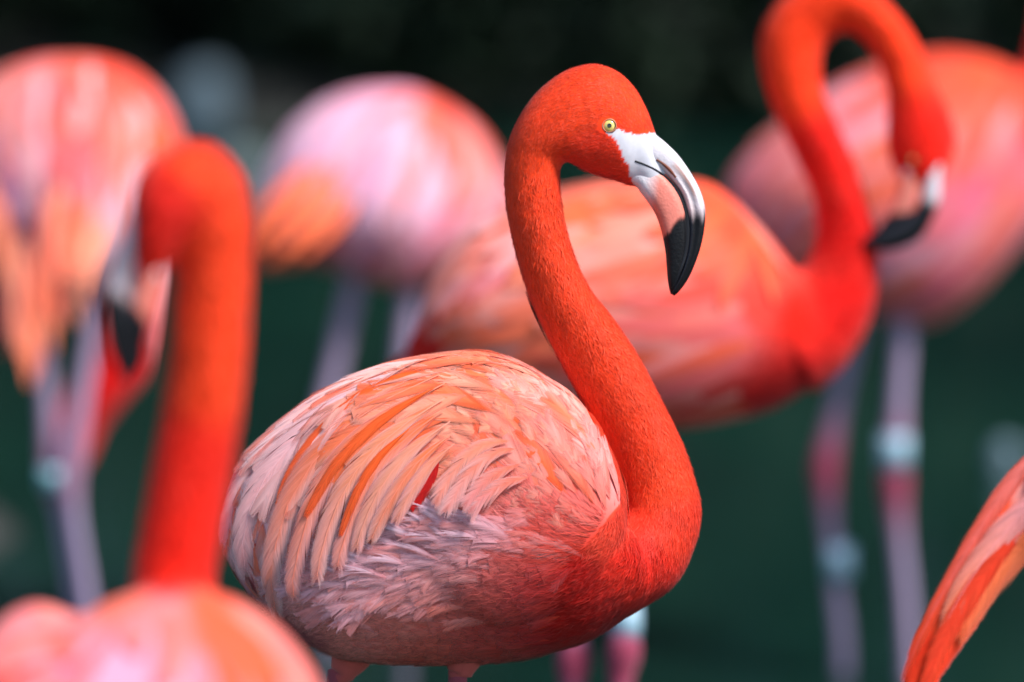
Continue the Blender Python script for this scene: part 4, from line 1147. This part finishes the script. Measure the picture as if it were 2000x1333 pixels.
band(E, 1222, 1215, 0, .0185, .042)
soft_plumage(E, 340, (.08, .14), (.014, .023), lambda px, py, c, n: ((px < 1470)) * 1.0, 44, tip=(248, 158, 146), hotp=.36, hot=(246, 92, 36), neck_n=7000, neck_mask=lambda px, py, c, n: (px > 1480) * 1.0)
for i, (pts, w) in enumerate([([(900, 640), (850, 670), (800, 700), (755, 722)], 22), ([(890, 670), (850, 690), (810, 712), (770, 735)], 22), ([(880, 610), (830, 650), (800, 680)], 22)]):
    drawn_feather(E, E.root, pts, w, (lin((206, 20, 14)), lin((214, 24, 16)), lin((220, 36, 22)), .5), coarse=True, lift=(.004, .006), rg=np.random.default_rng(320 + i))

# ---- F: far right, neck out of the picture
DF = 8.85
bodyF = [(1424, 350, 1430, 410, 36), (1480, 285, 1490, 505, 90), (1570, 212, 1580, 562, 150), (1680, 145, 1690, 608, 186), (1800, 106, 1800, 636, 200), (1900, 108, 1900, 578, 190), (1990, 142, 1990, 482, 152), (2060, 205, 2060, 385, 90), (2100, 265, 2100, 320, 30)]
neckF = tube_rings([(1960, 330, 110, 30), (2030, 240, 80, 30), (2062, 150, 60, 30), (2080, 40, 50, 30), (2080, -80, 46, 30), (2060, -200, 45, 30), (2070, -300, 45, 30), (2130, -350, 48, 30), (2190, -330, 56, 30), (2225, -280, 56, 30), (2240, -245, 34, 30)])
flowF = [(1700, 300, -.8, .6), (1500, 400, -.7, .7), (1900, 300, -.6, .8), (1800, 550, -.8, .4), (2070, 0, 0, 1)]
colF = [(1460, 350, (236, 130, 136)), (1520, 420, (228, 116, 120)), (1560, 300, (238, 130, 126)), (1640, 200, (242, 140, 140)), (1700, 190, (246, 160, 170)), (1700, 330, (246, 120, 80)), (1690, 400, (242, 112, 84)), (1850, 130, (240, 84, 44)), (1920, 160, (242, 96, 56)), (1980, 180, (238, 84, 56)),
        (1900, 240, (244, 120, 86)), (1930, 290, (240, 130, 150)), (1850, 380, (238, 130, 130)), (1860, 430, (230, 150, 170)), (1960, 400, (232, 120, 126)), (1800, 520, (222, 120, 132)), (1900, 500, (224, 120, 130)), (1750, 580, (200, 110, 124)), (1820, 610, (204, 118, 130)), (2040, 220, RED), (2080, 60, RED)]
legsF = [[(1690, 570, .04, .02, 0), (1668, 660, .04, .015, 0), (1640, 780, .04, .0135, .1), (1614, 900, .04, .0215, 1), (1614, 950, .04, .019, .9), (1622, 1040, .04, .013, .1), (1634, 1150, .04, .0125, 0), (1646, 1260, .04, .013, 0)],
         [(1768, 580, -.03, .02, 0), (1764, 660, -.03, .0155, 0), (1756, 780, -.03, .0145, .0), (1748, 930, -.03, .0215, 1), (1750, 985, -.03, .018, .8), (1758, 1060, -.03, .0135, .1), (1768, 1160, -.03, .013, 0), (1776, 1290, -.03, .013, 0)]]
Fb = make_bird('salmon flamingo at the right edge behind the looped neck, pale bands on its legs', 'flamingos in the pond', DF, [bodyF, neckF], flowF, colF, legsF, voxel=.006, sat=1.2)
finish_body(Fb)
Fb.bill_col = std_bill(.5, .5)
make_bill(Fb, 'upper_mandible', [(2225, -300, 2262, -280, 28, 30), (2250, -250, 2290, -250, 28, 30), (2266, -190, 2296, -190, 22, 30), (2268, -140, 2284, -135, 12, 30), (2262, -110, 2266, -110, 4, 30)], 'upper', Fb.root)
make_bill(Fb, 'lower_mandible', [(2200, -270, 2232, -262, 26, 30), (2228, -226, 2254, -236, 26, 30), (2244, -180, 2266, -186, 20, 30), (2254, -138, 2268, -138, 10, 30), (2260, -112, 2263, -110, 4, 30)], 'lower', Fb.root)
make_eye(Fb, 2200, -310, 12, Fb.root)
band(Fb, 1748, 882, -.032, .0225, .055)
band(Fb, 1640, 1098, .035, .020, .05)
soft_plumage(Fb, 240, (.10, .17), (.018, .030), lambda px, py, c, n: ((px < 2000)) * 1.0, 45, tip=(240, 170, 180), hotp=.2)

# ---- G: only its wing tips reach into the lower right corner
DG = 5.2
bodyG = [(2010, 905, 2040, 1060, 40), (2070, 820, 2130, 1120, 105), (2150, 745, 2250, 1120, 155), (2280, 692, 2380, 1090, 178), (2400, 702, 2480, 1030, 150), (2490, 770, 2530, 930, 85), (2530, 830, 2545, 870, 30)]
tipG = [(2060, 850, 2110, 1090, 40), (1985, 915, 2020, 1100, 34), (1920, 1010, 1962, 1150, 30), (1860, 1112, 1908, 1230, 26), (1806, 1217, 1852, 1310, 20), (1772, 1292, 1812, 1372, 14), (1752, 1355, 1780, 1410, 8)]
neckG = tube_rings([(2460, 860, 110, 10), (2550, 840, 80, 10), (2620, 780, 66, 10), (2655, 690, 60, 10), (2650, 590, 57, 10), (2615, 490, 55, 10), (2585, 400, 54, 10), (2590, 310, 55, 10), (2640, 240, 62, 10), (2710, 225, 74, 10), (2770, 260, 66, 10), (2795, 310, 40, 10)])
flowG = [(2000, 1000, -.7, .7), (2300, 900, -.9, .4), (2640, 700, .3, 1), (2600, 400, 0, 1)]
colG = [(2010, 900, (244, 160, 168)), (1950, 980, (244, 84, 36)), (1990, 960, (240, 150, 140)), (1880, 1100, (242, 70, 28)), (1970, 1040, (246, 140, 110)), (1920, 1120, (246, 124, 84)), (1980, 1100, (244, 110, 70)), (1860, 1200, (242, 84, 44)), (1800, 1280, (238, 56, 24)), (1840, 1300, (234, 60, 30)), (2040, 1050, (242, 110, 70)), (2200, 850, PINK), (2250, 1050, (220, 130, 120)), (2400, 850, (244, 120, 90)), (2560, 830, RED), (2640, 600, ORED), (2650, 280, ORED)]
legsG = [[(2260, 1060, .0, .02, 0), (2262, 1200, 0, .012, .3), (2266, 1800, 0, .010, 0), (2268, 1860, 0, .016, 1), (2266, 1940, 0, .010, 0), (2262, 2650, 0, .009, 0)],
         [(2340, 1060, .05, .02, 0), (2342, 1200, .05, .012, .3), (2346, 1800, .05, .010, 0), (2348, 1860, .05, .016, 1), (2346, 1940, .05, .010, 0), (2342, 2620, .05, .009, 0)]]
Gb = make_bird('flamingo of which only orange wing tips reach into the lower right corner', 'flamingos in the pond', DG, [bodyG, neckG, tipG], flowG, colG, legsG, voxel=.005)
finish_body(Gb)
Gb.bill_col = std_bill()
make_bill(Gb, 'upper_mandible', [(2770, 240, 2740, 300, 38, 10), (2810, 280, 2775, 325, 36, 10), (2850, 335, 2815, 355, 32, 10), (2870, 400, 2838, 405, 28, 10), (2862, 480, 2838, 480, 20, 10), (2830, 550, 2820, 545, 6, 10)], 'upper', Gb.root)
make_bill(Gb, 'lower_mandible', [(2745, 300, 2730, 335, 32, 10), (2778, 328, 2765, 370, 34, 10), (2812, 358, 2785, 410, 30, 10), (2834, 405, 2800, 450, 26, 10), (2832, 480, 2808, 505, 17, 10), (2818, 543, 2812, 548, 5, 10)], 'lower', Gb.root)
make_eye(Gb, 2720, 225, 14, Gb.root)
soft_plumage(Gb, 380, (.05, .09), (.010, .017), lambda px, py, c, n: ((px < 2500) & (px > 2110) & (py > 690)) * 1.0, 46, hotp=.4)
wg = Acc()
GW = [([(2100, 850), (2020, 895), (1965, 960), (1905, 1055), (1850, 1150), (1800, 1245), (1765, 1335)], 26, (lin((244, 130, 120)), lin((242, 66, 28)), lin((246, 90, 50)), .6), .0),
      ([(2120, 920), (2040, 965), (1975, 1025), (1920, 1095), (1875, 1165), (1848, 1215)], 40, (lin((246, 160, 164)), lin((246, 128, 90)), lin((248, 170, 150)), .5), .0),
      ([(2120, 990), (2050, 1030), (1990, 1075), (1935, 1135), (1895, 1200), (1872, 1245)], 38, (lin((246, 120, 70)), lin((246, 104, 56)), lin((248, 150, 120)), .5), .0),
      ([(2020, 1010), (1935, 1105), (1870, 1200), (1825, 1290), (1800, 1370)], 30, (lin((240, 62, 30)), lin((240, 60, 28)), lin((246, 90, 50)), .5), .0)]
for i, (pts, w, cl, ds) in enumerate(GW):
    drawn_feather(Gb, Gb.root, pts, w, cl, lift=(.004, .004), rg=np.random.default_rng(330 + i), nbmm=1.0, sweep=3.5, dshift=ds, camber=.08, jit=.04)
